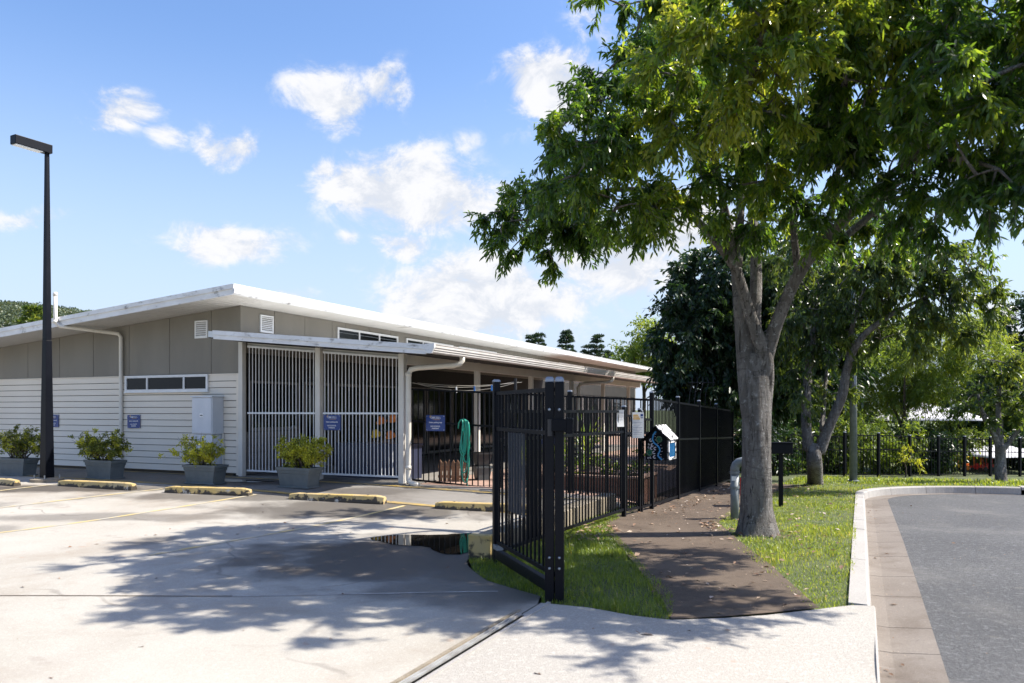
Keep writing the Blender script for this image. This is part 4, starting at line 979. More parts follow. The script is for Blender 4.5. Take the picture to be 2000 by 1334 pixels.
for a in [(1005,10.2,440,(.46,.6,.46),1.3,.30), (1085,10.2,462,(.52,.6,.46),1.3,.30), (1035,10.3,400,(.46,.6,.38),1.25,.35), (1125,10.0,425,(.5,.6,.42),1.3,.42), (968,10.2,410,(.2,.4,.22),1.3,.3), (1120,9.6,375,(.55,.7,.45),1.2,.42),
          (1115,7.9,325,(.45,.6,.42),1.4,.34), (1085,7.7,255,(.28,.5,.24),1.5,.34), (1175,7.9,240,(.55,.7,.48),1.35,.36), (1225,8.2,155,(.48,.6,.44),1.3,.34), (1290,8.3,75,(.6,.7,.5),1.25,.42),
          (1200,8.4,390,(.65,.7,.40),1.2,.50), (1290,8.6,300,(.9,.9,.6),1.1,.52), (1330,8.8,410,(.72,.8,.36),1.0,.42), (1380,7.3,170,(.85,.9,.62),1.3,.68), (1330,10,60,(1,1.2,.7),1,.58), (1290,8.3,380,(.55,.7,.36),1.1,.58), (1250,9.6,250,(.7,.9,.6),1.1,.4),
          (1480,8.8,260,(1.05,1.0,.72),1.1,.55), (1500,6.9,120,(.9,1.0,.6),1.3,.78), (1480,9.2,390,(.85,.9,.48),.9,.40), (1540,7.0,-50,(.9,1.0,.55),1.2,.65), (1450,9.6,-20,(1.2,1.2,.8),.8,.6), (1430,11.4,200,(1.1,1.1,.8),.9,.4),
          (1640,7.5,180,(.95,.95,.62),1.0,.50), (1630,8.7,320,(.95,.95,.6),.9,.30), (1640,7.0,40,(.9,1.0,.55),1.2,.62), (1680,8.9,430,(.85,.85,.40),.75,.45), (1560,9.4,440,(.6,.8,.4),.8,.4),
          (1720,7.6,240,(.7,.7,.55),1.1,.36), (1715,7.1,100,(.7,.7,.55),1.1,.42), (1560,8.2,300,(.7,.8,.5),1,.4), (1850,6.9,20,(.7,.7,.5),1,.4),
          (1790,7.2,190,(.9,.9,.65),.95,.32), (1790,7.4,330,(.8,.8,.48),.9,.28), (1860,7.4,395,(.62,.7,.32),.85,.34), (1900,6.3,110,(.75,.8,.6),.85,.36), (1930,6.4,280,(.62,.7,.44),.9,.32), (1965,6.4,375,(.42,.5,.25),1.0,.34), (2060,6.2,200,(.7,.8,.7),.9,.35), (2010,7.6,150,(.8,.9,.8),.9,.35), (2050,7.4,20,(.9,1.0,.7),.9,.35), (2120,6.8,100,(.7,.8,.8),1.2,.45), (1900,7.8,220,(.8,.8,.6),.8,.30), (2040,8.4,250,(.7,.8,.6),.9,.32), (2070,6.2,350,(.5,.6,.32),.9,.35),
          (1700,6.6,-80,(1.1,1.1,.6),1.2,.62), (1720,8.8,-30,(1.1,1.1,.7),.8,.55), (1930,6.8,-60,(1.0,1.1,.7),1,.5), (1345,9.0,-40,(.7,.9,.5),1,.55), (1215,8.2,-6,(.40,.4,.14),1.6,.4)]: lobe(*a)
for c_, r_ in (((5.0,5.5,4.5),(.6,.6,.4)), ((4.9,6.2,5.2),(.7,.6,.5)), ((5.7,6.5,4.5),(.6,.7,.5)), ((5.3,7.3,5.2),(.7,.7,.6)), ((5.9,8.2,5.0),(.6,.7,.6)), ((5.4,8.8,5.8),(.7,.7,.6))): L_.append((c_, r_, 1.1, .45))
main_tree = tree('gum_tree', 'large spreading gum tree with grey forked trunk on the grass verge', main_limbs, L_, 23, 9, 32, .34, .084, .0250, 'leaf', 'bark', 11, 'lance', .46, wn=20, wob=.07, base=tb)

# forked tree further along the verge
b2 = GP(1592, 946)
l2 = [([(b2[0],b2[1],b2[2]-.1), (b2[0],b2[1],b2[2]+.1)] + pl((1591,17.9,905), (1588,17.9,870)), [.24,.19,.165,.15], 0),
      (pl((1580,17.9,880), (1574,17.9,820), (1577,18,740), (1590,18.2,640), (1600,18.3,560)), [.12,.11,.10,.08,.05], 0),
      (pl((1600,17.9,885), (1618,17.8,835), (1644,17.6,775), (1654,17.5,720), (1680,17.2,662), (1740,16.9,615), (1820,16.6,575)), [.13,.12,.105,.095,.075,.05,.025], 0),
      (pl((1605,17.9,840), (1610,18.4,780), (1616,18.8,700)), [.06,.05,.03], 0), (pl((1654,17.5,720), (1664,17.4,640), (1690,17.2,560)), [.06,.05,.03], 0)]
L_ = []
for a in [(1560,18,620,(1,1.2,.9),1,.25), (1640,17.5,560,(1.1,1.2,.9),1,.35), (1720,17,540,(1.1,1.2,.8),1,.4), (1800,16.8,560,(1.0,1.1,.8),1,.4), (1870,16.6,530,(.7,.9,.6),1,.4), (1890,16.6,590,(.7,.8,.6),1.1,.42), (1640,18,680,(.9,1,.6),.9,.3), (1560,18.5,500,(1.1,1.2,.8),1,.3), (1755,17,650,(.8,1,.5),.9,.45), (1540,18.3,720,(.7,.9,.7),1,.25), (1690,17.2,470,(1.2,1.2,.7),1,.4), (1800,17,480,(1,1,.6),1,.4), (1560,18,780,(.4,.6,.4),.8,.35), (1850,16.7,640,(.6,.8,.45),1,.42), (1630,18.6,770,(.4,.5,.3),.8,.5)]: lobe(*a)
tree('forked_tree', 'forked leaning tree with dense crown beside the grey street light', l2, L_, 22, 8, 18, .50, .125, .042, 'leaf_mid', 'bark', 12, 'lance', .7, wn=12, wob=.06, base=b2)

# dark dense tree inside the yard
d0 = (6.0, 22.0, G(6.0,22.0))
l3 = [([(6.0,22,-.4),(6.05,22,1.0),(6.1,22.1,2.2)], [.24,.2,.17], 0), ([(6.1,22.1,2.2),(5.4,21.8,3.6),(5.0,21.6,5.0)], .12, .04), ([(6.1,22.1,2.2),(6.9,22.3,3.8),(7.4,22.3,5.2)], .12, .04), ([(6.1,22.1,2.2),(6.1,22.8,4.2),(6.2,23,6)], .11, .03)]
L_ = []
for a in [(1352,21,560,(.9,1.2,1),1,.2), (1420,21.5,530,(1.2,1.3,1.1),1,.25), (1510,21.5,570,(1.2,1.3,1.1),1,.25), (1345,21,660,(1.0,1.2,1),1,.2), (1420,20.8,670,(1.2,1.2,1.1),1,.3), (1530,21,690,(1.2,1.2,1),1,.25), (1335,21,735,(.7,1,.6),1,.2), (1400,20.8,765,(1.2,1,.6),1,.25), (1555,21.5,620,(1.0,1.2,1),1,.3), (1540,21.5,770,(1.1,1,.6),1,.3), (1440,22.5,600,(1.4,1.4,1.3),1,.2), (1470,23,740,(1.4,1.2,.9),1,.2), (1590,22,540,(1.1,1.2,1.0),1,.22), (1630,22,630,(1.1,1.2,1.0),1,.22), (1610,22,730,(1.1,1.1,.9),1,.22), (1640,22.5,560,(.9,1,.8),.9,.25), (1322,21,640,(.55,.8,.9),1,.25), (1312,20.8,730,(.45,.7,.5),1,.25), (1480,20.8,480,(.9,1,.5),1,.3)]: lobe(*a)
tree('evergreen_tree', 'dark dense evergreen tree standing behind the tall side fence', l3, L_, 24, 9, 17, .55, .17, .07, 'leaf_dark', 'bark_dark', 13, 'oval', .75, base=d0, shell=.4, twigs=False)

# small tree at the far kerb
b4 = GP(1955, 942)
l4 = [([(b4[0],b4[1],b4[2]-.1),(b4[0],b4[1],b4[2]+.1)] + pl((1954,20.6,900), (1954,20.6,868)), [.19,.15,.13,.13], 0),
      (pl((1952,20.6,880), (1940,20.6,845), (1922,20.5,815), (1910,20.4,770)), [.085,.07,.06,.03], 0), (pl((1955,20.6,875), (1951,20.7,835), (1950,20.8,780), (1955,20.8,720)), [.09,.075,.06,.03], 0), (pl((1958,20.6,880), (1972,20.6,862), (1988,20.5,840), (1994,20.4,800), (2000,20.4,740)), [.075,.065,.05,.04,.025], 0)]
L_ = []
for a in [(1905,20.4,790,(.6,.7,.5),1,.2), (1950,20.6,770,(.7,.8,.55),1,.25), (2000,20.4,760,(.7,.8,.6),1,.35), (1935,20.6,720,(.7,.8,.5),1,.4), (1990,20.5,700,(.7,.8,.5),1,.5), (1975,20.5,820,(.4,.5,.3),.9,.3), (2040,20.5,780,(.7,.8,.7),1,.35)]: lobe(*a)
tree('verge_tree', 'small round tree with three low limbs at the far kerb', l4, L_, 18, 7, 14, .42, .13, .055, 'leaf_mid', 'bark', 14, 'oval', .6, wn=10, base=b4)

def quick_tree(name, label, x, y, h, lobes, lm, seed, dens=15, rad=.7, L=.2, Wd=.07, n_tw=7, n_lf=12, tr=.15, style='oval', droop=.5, group=None, bark='bark_dark', cat='tree', z0=None, upw=0):
    z = (G(x, y) if z0 is None else z0)
    limbs = [([(x,y,z-.3),(x+.05,y,z+h*.3),(x-.05,y+.1,z+h*.55),(x+.1,y,z+h*.8)], [tr,tr*.8,tr*.6,tr*.25], 0)]
    for i in range(3):
        a = i*2.1+seed; limbs.append(([(x,y,z+h*(.3+.08*i)),(x+math.cos(a)*h*.13,y+math.sin(a)*h*.13,z+h*.55),(x+math.cos(a)*h*.24,y+math.sin(a)*h*.24,z+h*.72)], tr*.5, tr*.15))
    return tree(name, label, limbs, lobes, dens, n_tw, n_lf, rad, L, Wd, lm, bark, seed, style, droop, group=group, base=(x,y,z), wn=8, twigs=False, cat=cat, upw=upw)
def LB(rows): return [(PX(a, d, b), r, k, ti) for a, d, b, r, k, ti in rows]
GT = 'trees beyond the playground fence'
quick_tree('feathery_tree', 'bright feathery light green tree behind the playground fence', 16.6, 32.5, 5.5, LB([(1800,32.5,700,(2,1.8,1.2),1,.5), (1860,32,655,(1.7,1.6,1),1,.65), (1910,32,690,(1.4,1.5,1.1),1,.7), (1750,33,740,(1.6,1.6,1),1,.35), (1850,32,760,(2,1.6,.9),1,.4), (1930,32,740,(1.1,1.3,.7),1,.65), (1700,33,700,(1.4,1.5,1.2),1,.4), (1700,33,775,(1.3,1.4,.7),1,.3)]), 'leaf_light', 21, 22, .75, .22, .035, 8, 16, style='oval', droop=.55, group=GT)
quick_tree('shade_tree', 'mid green tree filling the gap behind the street light pole', 14.5, 38, 6.5, LB([(1560,38,700,(2.2,2,1.8),1,.35), (1640,38,690,(2.2,2,1.8),1,.4), (1700,39,640,(2.2,2,1.6),1,.4), (1600,38,800,(2.4,2,1.4),1,.35), (1690,38,790,(2.2,2,1.2),1,.45), (1500,38,780,(2.2,2,1.6),1,.3)]), 'leaf_mid', 22, 12, 1.0, .32, .11, group=GT)
quick_tree('shade_tree', 'deep green tree rising over the pale shade sail', 26, 42, 6, LB([(1830,42,840,(2.6,2,1.2),1,.5), (1900,42,780,(2.6,2,1.6),1,.4), (1960,42,760,(2.4,2,1.8),1,.45), (1900,43,850,(2.6,2,1.1),1,.6), (1990,42,850,(2.4,2,1.6),1,.5)]), 'leaf_mid', 23, 12, 1.0, .32, .11, group=GT)
quick_tree('shade_tree', 'dark tree at the right edge of the view under the cloud', 27.8, 41, 7.5, LB([(1985,40,650,(1.3,1.5,1.0),1,.3), (2010,40,700,(1.6,1.6,1.6),1,.3), (2050,40,620,(2.2,2,2),1,.3), (1975,40,700,(.9,1.2,.7),1,.35), (2050,40,760,(2.5,2,2),1,.3)]), 'leaf_dark', 24, 13, .9, .3, .1, group=GT)
quick_tree('shade_tree', 'sunlit loose tree beyond the far end of the roof', 8.9, 52, 8, LB([(1255,52,690,(2.0,2,1.5),1,.5), (1285,51,665,(1.5,1.8,1.3),1,.55), (1225,52,712,(1.4,1.6,1),1,.45), (1300,51,720,(1.8,2,1.5),1,.4), (1205,52,728,(1,1.2,.6),1,.5), (1262,51,645,(.8,1,.7),1,.6)]), 'leaf_light', 25, 12, .95, .26, .09, group=GT)
quick_tree('shade_tree', 'shadowy tree mass behind the dark evergreen', 14.5, 47, 8, LB([(1400,46,700,(3,2.5,2.2),1,.3), (1490,46,720,(3,2.5,2.2),1,.3), (1570,46,720,(3,2.5,2.2),1,.35), (1450,46,800,(3.5,2.5,1.6),1,.3)]), 'leaf_mid', 26, 9, 1.2, .4, .14, group=GT)
# shrubs behind the playground fence
GS = 'garden shrubs behind the playground fence'
for i, (px, d, w, h, lm, ti, lab) in enumerate([(1535,28.2,1.3,1.7,'leaf_mid',.3,'dark green shrub behind the fence by the letterbox'), (1600,28.8,1.3,2.0,'leaf_mid',.35,'tall green shrub behind the forked trunk'), (1655,29.4,1.3,1.9,'leaf_light',.30,'leafy green shrub behind the street light pole'),
        (1705,29.6,1.1,1.7,'leaf_light',.35,'pale feathery shrub behind the black gate'), (1752,29.9,1.1,1.8,'leaf_light',.35,'feathery shrub behind the right gate leaf'), (1800,30.4,1.5,1.9,'leaf_dark',.3,'blackish green shrub right of the black gate'),
        (1845,31.5,1.3,1.6,'leaf_mid',.5,'yellowish green shrub beside the play things'), (1915,36,2.0,1.5,'leaf_mid',.4,'shrub under the pale peaked sail'), (1990,35,2.0,1.6,'leaf_dark',.3,'dark shrub at the far right fence end'), (1490,26.6,1.4,1.9,'leaf_dark',.25,'black green shrub in the corner past the side fence'), (1450,24.0,1.2,1.7,'leaf_dark',.25,'dark shrub pressed against the end of the tall fence')]):
    x = (px-1000)/1500*d; z = G(x, d)
    lb = [((x+random.uniform(-.5,.5)*w, d+random.uniform(-.4,.4), z+h*k), (w*.62,w*.6,h*.32), 1, ti+random.uniform(-.1,.12)) for k in (.25,.3,.5,.6,.8)]
    quick_tree('garden_shrub', lab, x, d, h, lb, lm, 40+i, 32, .42, .15, .04 if lm == 'leaf_light' else .06, 6, 11, .05, group=GS, cat='shrub')
s_ = GP(1767, 918); x, d = (1767-1000)/1500*28.0, 28.0
quick_tree('grey_shrub', 'silvery grey shrub in front of the playground fence', x, d, 1.1, [((x,d,G(x,d)+.75),(.45,.4,.45),1,.85), ((x+.2,d,G(x,d)+.4),(.4,.4,.3),1,.8)], 'leaf_shrub', 61, 30, .25, .08, .03, 6, 10, .03, cat='shrub')

# hoop pines far behind the roof
def pine(px, py, d, h, seed, label, lm='leaf_pine', width=1.35, group='hoop pines behind the roof'):
    r = np.random.default_rng(seed); x = (px-1000)/1500*d; top = EYE-(py-800)/1500*d; z0 = top-h
    t = root('hoop_pine', (x, d, z0), 0, label, 'tree', group)
    mb = MB().tube([(0,0,-.5),(0,0,h*.6),(0,0,h)], [.22,.13,.03], 7); P, D, TT = [], [], []
    z = h*.25
    while z < h:
        f = 1-(z/h); ln = width*(.28+1.0*f**.75)*r.uniform(.8,1.15)
        for k in range(5):
            a = k*1.2566+z*3+r.uniform(-.35,.35); l2_ = ln*r.uniform(.6,1.1); e = np.array([math.cos(a)*l2_, math.sin(a)*l2_, z+l2_*.28])
            mb.tube([(0,0,z), tuple(e*[.5,.5,1]-[0,0,l2_*.1]), tuple(e)], [.04,.03,.01], 3, cap=False)
            for q in range(3):
                c = e+r.normal(0,.12,3)*[1,1,.7]; n = 26
                v = r.normal(size=(n,3)); v /= np.linalg.norm(v, axis=1, keepdims=True); v[:,2] = np.abs(v[:,2])*.8+.1
                P.append(c+v*.08); D.append(v); TT.append(np.full(n, r.uniform(.2,.9)))
        z += h*.052*r.uniform(.8,1.2)
    P = np.concatenate(P); D = np.concatenate(D); TT = np.concatenate(TT)
    V, T, ti = leaf_arrays(P, D, unit(len(P)), np.full(len(P), .36), np.full(len(P), .11), TT, 'oval')
    ob('trunk', mb, M['bark_dark'], t, smooth=True); ob('crown', tri_mesh('crown', V, T, ti), M[lm], t, kind='stuff')
pine(1052,648,85,11,1,'leftmost hoop pine above the far roof edge'); pine(1037,660,92,10.5,6,'hoop pine tucked against the leftmost one'); pine(1106,650,85,11,2,'tallest lone hoop pine above the far roof edge')
pine(1166,661,88,11,3,'taller of the paired hoop pines near the roof end'); pine(1149,673,90,10,4,'shorter of the paired hoop pines near the roof end'); pine(1187,687,95,10,5,'lowest hoop pine tip next to the sunlit tree')
pine(68,607,62,9,7,'yellow-green hoop pine top beside the lamp post in front of the hill','leaf_mid',2.2,None)

# wooded hill on the horizon
def hill():
    d0, pxs = 430., np.linspace(-900, 900, 46)
    def ridge(px): return np.interp(px, [-900,-300,-60,40,110,175,300,500,900], [640,560,583,585,592,600,640,720,797])
    rows = np.linspace(0, 1, 14); V = []; T = []
    for r_ in rows:
        for px in pxs:
            d = d0*(.62+.38*r_); top = EYE+(800-ridge(px))/1500*d0-6; z = -2+top*math.sin(r_*math.pi/2)
            V.append(((px-1000)/1500*d, d, z))
    n = len(pxs)
    for j in range(len(rows)-1):
        for i in range(n-1):
            a = j*n+i; T += [(a,a+1,a+n+1),(a,a+n+1,a+n)]
    ob('hill', tri_mesh('hill', np.array(V), np.array(T)), M['terrain'], smooth=True, kind='structure')
    r = np.random.default_rng(8); P, D, TT = [], [], []
    for i in range(4400):
        px = r.uniform(-420, 520); q = r.uniform(.03, 1.0)**.75; d = d0*(.62+.38*q); top = EYE+(800-float(ridge(px)))/1500*d0-6
        c = np.array([(px-1000)/1500*d, d, -2+top*math.sin(q*math.pi/2)+r.uniform(0,2.5)]); s = r.uniform(1.3,3.0); n = 34
        v = r.normal(size=(n,3)); v /= np.linalg.norm(v, axis=1, keepdims=True); v[:,2] = np.abs(v[:,2])*.9
        P.append(c+v*s*[1,1,1.1]); D.append(v+r.normal(0,.8,(n,3))); TT.append(np.full(n, r.uniform(.05,.95)))
    P = np.concatenate(P); D = np.concatenate(D); TT = np.concatenate(TT)
    V, T, ti = leaf_arrays(P, D, unit(len(P)), rng.uniform(.7,1.5,len(P)), rng.uniform(.5,1.1,len(P)), TT, 'oval')
    o = ob('hill_forest', tri_mesh('hill_forest', V, T, ti), M['hill'], kind='stuff'); o['label'] = 'dense green forest covering the far hill'; o['category'] = 'forest'
hill()

# ================================================================== POTTED SHRUBS
def trough(parent, L=.80, w=.36, h=.36):
    def ring(k, z): return [(-L/2*k,-w/2*k,z),(L/2*k,-w/2*k,z),(L/2*k,w/2*k,z),(-L/2*k,w/2*k,z)]
    mb = MB()
    prof = [(.80,.012),(.90,h*.70),(.93,h*.705),(.95,h*.86),(1.0,h*.865),(1.01,h),(.95,h),(.93,h*.88)]
    for k, z in prof: mb.v += ring(k, z)
    for i in range(len(prof)-1):
        for j in range(4):
            a = i*4+j; b = i*4+(j+1) % 4; mb.f.append((a,b,b+4,a+4)); mb.m.append(0)
    mb.f.append((3,2,1,0)); mb.m.append(0)
    pot = ob('pot', mb, M['pot'], parent, bevel=.004)
    k = .93; ob('soil', B(-L/2*k,L/2*k,-w/2*k,w/2*k,h*.80,h*.88), M['soil'], pot)
    ob('saucer', B(-L/2*.90,L/2*.90,-w/2*.95,w/2*.95,0,.028), M['pot'], pot, bevel=.006)
def potted(v, u, rz, label, stems, n_cl, leaf, tints, spread, hh, seed, dx=0., bare=0, lean=0.):
    x, y = W(v, u); t = root('potted_shrub', (x, y, G(x, y)+.004), -ANG+R(rz), label, 'potted plant', 'potted shrubs along the walkway')
    t.scale = (1+.03*(seed % 3), 1, 1+.025*((seed*7) % 3)); trough(t); r = np.random.default_rng(seed); mb = MB(); cs, ou, tn = [], [], []
    for i in range(stems):
        a = r.uniform(-.22,.22); b0 = np.array([a+dx*.3, r.uniform(-.06,.06), .30]); ang = r.uniform(0, 6.28); sp = spread*r.uniform(.35,1.0)
        e = b0+np.array([math.cos(ang)*sp+dx+lean*.2, math.sin(ang)*sp*.55, hh*r.uniform(.45,1.0)*(1-.35*sp/spread)])
        mid = (b0+e)/2+np.array([0,0,.08]); pth = [b0*(1-q)**2+2*mid*q*(1-q)+e*q*q for q in np.linspace(0,1,5)]
        mb.tube([tuple(p) for p in pth], [.009,.008,.006,.004,.002], 5)
        for k in range(n_cl):
            q = r.uniform(.35,1.05); c = b0*(1-q)**2+2*mid*q*(1-q)+e*q*q+r.normal(0,.05,3); cs.append(c); ou.append((e-b0)/np.linalg.norm(e-b0)); tn.append(np.clip(r.choice(tints)+r.normal(0,.08),0,1))
            if bare and r.uniform() < bare: mb.tube([tuple(b0*(1-q)**2+2*mid*q*(1-q)+e*q*q), tuple(c+(c-b0)*.25)], [.003,.001], 3, cap=False)
    (V, T, ti), a, b = spray(np.array(cs), np.array(ou), np.full(len(cs), .085), 4, leaf, .043, .025, np.array(tn), 'oval', .15, upw=.3)
    for p, q in zip(a, b): mb.tube([tuple(p), tuple(q)], [.0022,.001], 3, cap=False)
    ob('stems', mb, M['bark_dark'] if not bare else M['bark'], t, smooth=True)
    ob('foliage', tri_mesh('foliage', V, T, ti), M['leaf_shrub'], t, kind='stuff')
potted(-16.33,10.55, 3, 'grey trough with tall olive shrub at the left picture edge', 30, 6, 7, [.15,.25,.3,.85], .58, .84, 31, .02)
potted(-13.95,10.78, -2, 'grey trough with low dark green shrub right of the lamp post', 24, 7, 8, [.25,.35,.45,.9], .66, .70, 32, -.05)
potted(-11.30,10.85, 2, 'grey trough with sparse yellow shrub and bare twigs before the cabinet', 24, 6, 7, [.6,.8,.92,.97], .64, .70, 33, -.06, bare=.7)
potted(-9.32,11.15, -4, 'grey trough with bushy yellow-green shrub spilling over before the white screen', 28, 8, 8, [.6,.75,.9,.95], .60, .70, 34, .02, lean=.5)

# ================================================================== STREET THINGS
sp = GP(1435, 1014)
t = root('vent_pipe', (sp[0], sp[1], sp[2]), R(-20), 'grey upright pipe with an elbow head beside the gum tree trunk', 'pipe')
ob('pipe', MB().tube([(0,0,-.1),(0,0,.70)], .062, 16), M['pipe_grey'], t, smooth=True)
for z in (.46,.68): ob('coupling', MB().tube([(0,0,z),(0,0,z+.035)], .074, 16), M['pipe_grey'], t)
ob('clamp_bolt', MB().tube([(-.09,-.02,.697),(.09,-.02,.697)], .012, 8), M['dark_steel'], t)
ob('elbow', MB().tube([(0,0,.70),(0,0,.76),(.02,.0,.815),(.06,0,.85),(.115,0,.865),(.15,0,.865)], [.066]*6, 16), M['pipe_grey'], t, smooth=True)
ob('flange', MB().tube([(.145,0,.865),(.175,0,.865)], .082, 16), M['pipe_grey'], t)
ob('sticker', B(-.04,.03,-.066,-.062,.58,.645), M['sign_white'], t); ob('red_tag', B(.075,.115,-.004,.0,.35,.62), M['red_plastic'], t)
ob('tag_bracket', B(.05,.115,.0,.004,.55,.57), M['pipe_grey'], t)
lb = GP(1525, 988)
t = root('letterbox', (lb[0], lb[1], lb[2]), R(-8), 'black metal letterbox on a thin black post in the grass', 'letterbox')
ob('post', B(-.035,.035,-.03,.03,-.1,.92), M['black_post'], t, bevel=.004); ob('body', B(-.20,.16,-.22,.12,.92,1.10), M['black_post'], t, bevel=.01); ob('lid', B(-.215,.175,-.235,.13,1.10,1.118), M['black'], t, bevel=.004); ob('slot', B(.161,.166,-.16,.06,1.0,1.04), M['cap'], t)
sl_ = W(-.17, 22.35); sx, sy = sl_
t = root('street_light', (sx, sy, G(sx, sy)), 0, 'slender galvanised street light pole rising through the leaves', 'street light')
ob('pole', MB().tube([(0,0,-.2),(0,0,3.6),(0,0,7.0)], [.105,.08,.055], 10), M['pipe_grey'], t, smooth=True)
ob('base_collar', MB().tube([(0,0,-.02),(0,0,.05),(0,0,.06)], [.15,.15,.105], 10), M['pipe_grey'], t); ob('number_plate', B(-.03,.03,-.108,-.098,2.6,3.0), M['cap'], t)
ob('outreach_arm', MB().tube([(0,0,6.9),(.1,-.1,7.2),(.5,-.5,7.45),(.8,-.8,7.5)], .03, 8), M['pipe_grey'], t, smooth=True); ob('lantern', B(.7,1.05,-1.0,-.75,7.45,7.53), M['cap'], t, bevel=.02)

# painted little library box on the fence corner
ax, ay = W(-3.10, 12.0)
t = root('library_box', (ax, ay, .80), -ANG, 'black house-shaped library box painted with dots, rings and a blue river', 'library box')
Wb, Db, Hb = .33, .60, .38
bd = ob('case', MB().prism([(0,0),(Wb,0),(Wb,Hb-.02),(Wb/2,Hb+.15),(0,Hb-.02)], 0, Db), M['black'], t)
M['white_marks'] = mat('white_with_black_marks', (.75,.73,.74), (.03,.03,.03), 15, .5, lo=.50, hi=.54, detail=2)
ob('roof_panel', MB().hexa([(Wb/2,-.06,Hb+.155),(Wb+.045,-.04,Hb-.06),(Wb+.045,Db+.03,Hb-.06),(Wb/2,Db+.04,Hb+.155),(Wb/2,-.06,Hb+.175),(Wb+.045,-.04,Hb-.042),(Wb+.045,Db+.03,Hb-.042),(Wb/2,Db+.04,Hb+.175)]), M['white_marks'], t)
ob('roof_panel', MB().hexa([(Wb/2-.002,-.06,Hb+.155),(Wb/2-.002,Db+.04,Hb+.155),(-.07,Db+.04,Hb-.085),(-.07,-.06,Hb-.085),(Wb/2-.002,-.06,Hb+.175),(Wb/2-.002,Db+.04,Hb+.175),(-.07,Db+.04,Hb-.065),(-.07,-.06,Hb-.065)]), M['black'], t)
dr = ob('door', MB().box(Wb+.002,Wb+.022,.05,.09,.0,Hb-.07).box(Wb+.002,Wb+.022,Db-.09,Db-.04,.0,Hb-.07).box(Wb+.002,Wb+.022,.09,Db-.09,.0,.04).box(Wb+.002,Wb+.022,.09,Db-.09,Hb-.11,Hb-.07), M['white_marks'], t)
M['blue_pane'] = mat('blue_pane', (.01,.09,.24), (.015,.12,.28), 4, .12)
ob('pane', B(Wb+.003,Wb+.012,.09,Db-.09,.04,Hb-.11), M['blue_pane'], dr); ob('handle', B(Wb+.022,Wb+.032,Db/2-.06,Db/2+.06,.008,.03), M['steel'], dr)
for z in (.06,.2): ob('hinge', B(Wb+.0005,Wb+.014,.015,.045,z,z+.05), M['steel'], dr)
art = ob('painting', MB().box(.002,Wb-.002,-.003,-.0005,.002,Hb-.03), M['black'], t)
def ring(cx, cz, r0, r1, a0=0, a1=360, n=20):
    mb = MB()
    for i in range(n+1):
        a = R(a0+(a1-a0)*i/n)
        for r in (r0, r1): mb.v.append((cx+math.cos(a)*r, -.0045, cz+math.sin(a)*r))
    for i in range(n): mb.f.append((2*i, 2*i+1, 2*i+3, 2*i+2)); mb.m.append(0)
    return mb
def disc(cx, cz, r): return ring(cx, cz, 0.0, r, n=10)
M['art_green'] = mat('art_green', (.01,.20,.13), None, rough=.5); M['art_blue'] = mat('art_blue', (.02,.26,.62), None, rough=.5); M['art_white'] = mat('art_white', (.55,.53,.62), None, rough=.5)
for (cx_, cz_, s_) in ((.205,.33,1.0), (.055,.12,1.05)):
    for r0, r1 in ((.046,.052),(.030,.038),(.016,.022),(.0,.008)): ob('painted_ring', ring(cx_, cz_, r0*s_, min(r1*s_, .054)), M['art_green'], art)
    for k in range(12): ob('painted_dot', disc(cx_+math.cos(k*.5236)*.042*s_, cz_+math.sin(k*.5236)*.042*s_, .0034), M['orange'], art)
rv = [(.155,.455),(.115,.40),(.10,.33),(.125,.275),(.18,.235),(.215,.19),(.22,.145),(.195,.105),(.19,.07),(.215,.04),(.255,.008)]
mb = MB()
for i, (x, z) in enumerate(rv):
    a = rv[max(i-1,0)]; b = rv[min(i+1,len(rv)-1)]; l = math.hypot(b[0]-a[0], b[1]-a[1]); nx, nz = -(b[1]-a[1])/l, (b[0]-a[0])/l
    for s in (1,-1): mb.v.append((x+nx*.013*s, -.004, z+nz*.013*s))
for i in range(len(rv)-1): mb.f.append((2*i,2*i+1,2*i+3,2*i+2)); mb.m.append(0)
ob('painted_river', mb, M['art_blue'], art)
for i, (x, z) in enumerate(rv[1:]): ob('painted_dot', MB().tube([(x,-.0045,z),(x,-.006,z)], .004, 6), M['yellow_plastic'], art)
for x, z, a in ((.075,.315,20), (.10,.24,0), (.145,.185,-20), (.125,.12,10), (.135,.05,0), (.045,.25,30), (.04,.20,0), (.085,.19,-10), (.07,.04,20), (.035,.03,0)):
    q = .027 if x > .07 else .016
    ob('painted_horseshoe', ring(x, z, q*.45, q, 60+a, 320+a, 12), M['art_white'], art)
for x, z in ((.15,.42),(.145,.38),(.15,.33),(.19,.275),(.235,.245),(.25,.2),(.255,.15),(.235,.1),(.24,.06),(.275,.03)):
    ob('painted_dash', ring(x, z, .006, .012, 200, 330, 6), M['art_white'], art)
ob('mounting_bracket', B(-.05,-.001,.1,.5,.05,.1), M['dark_steel'], t)

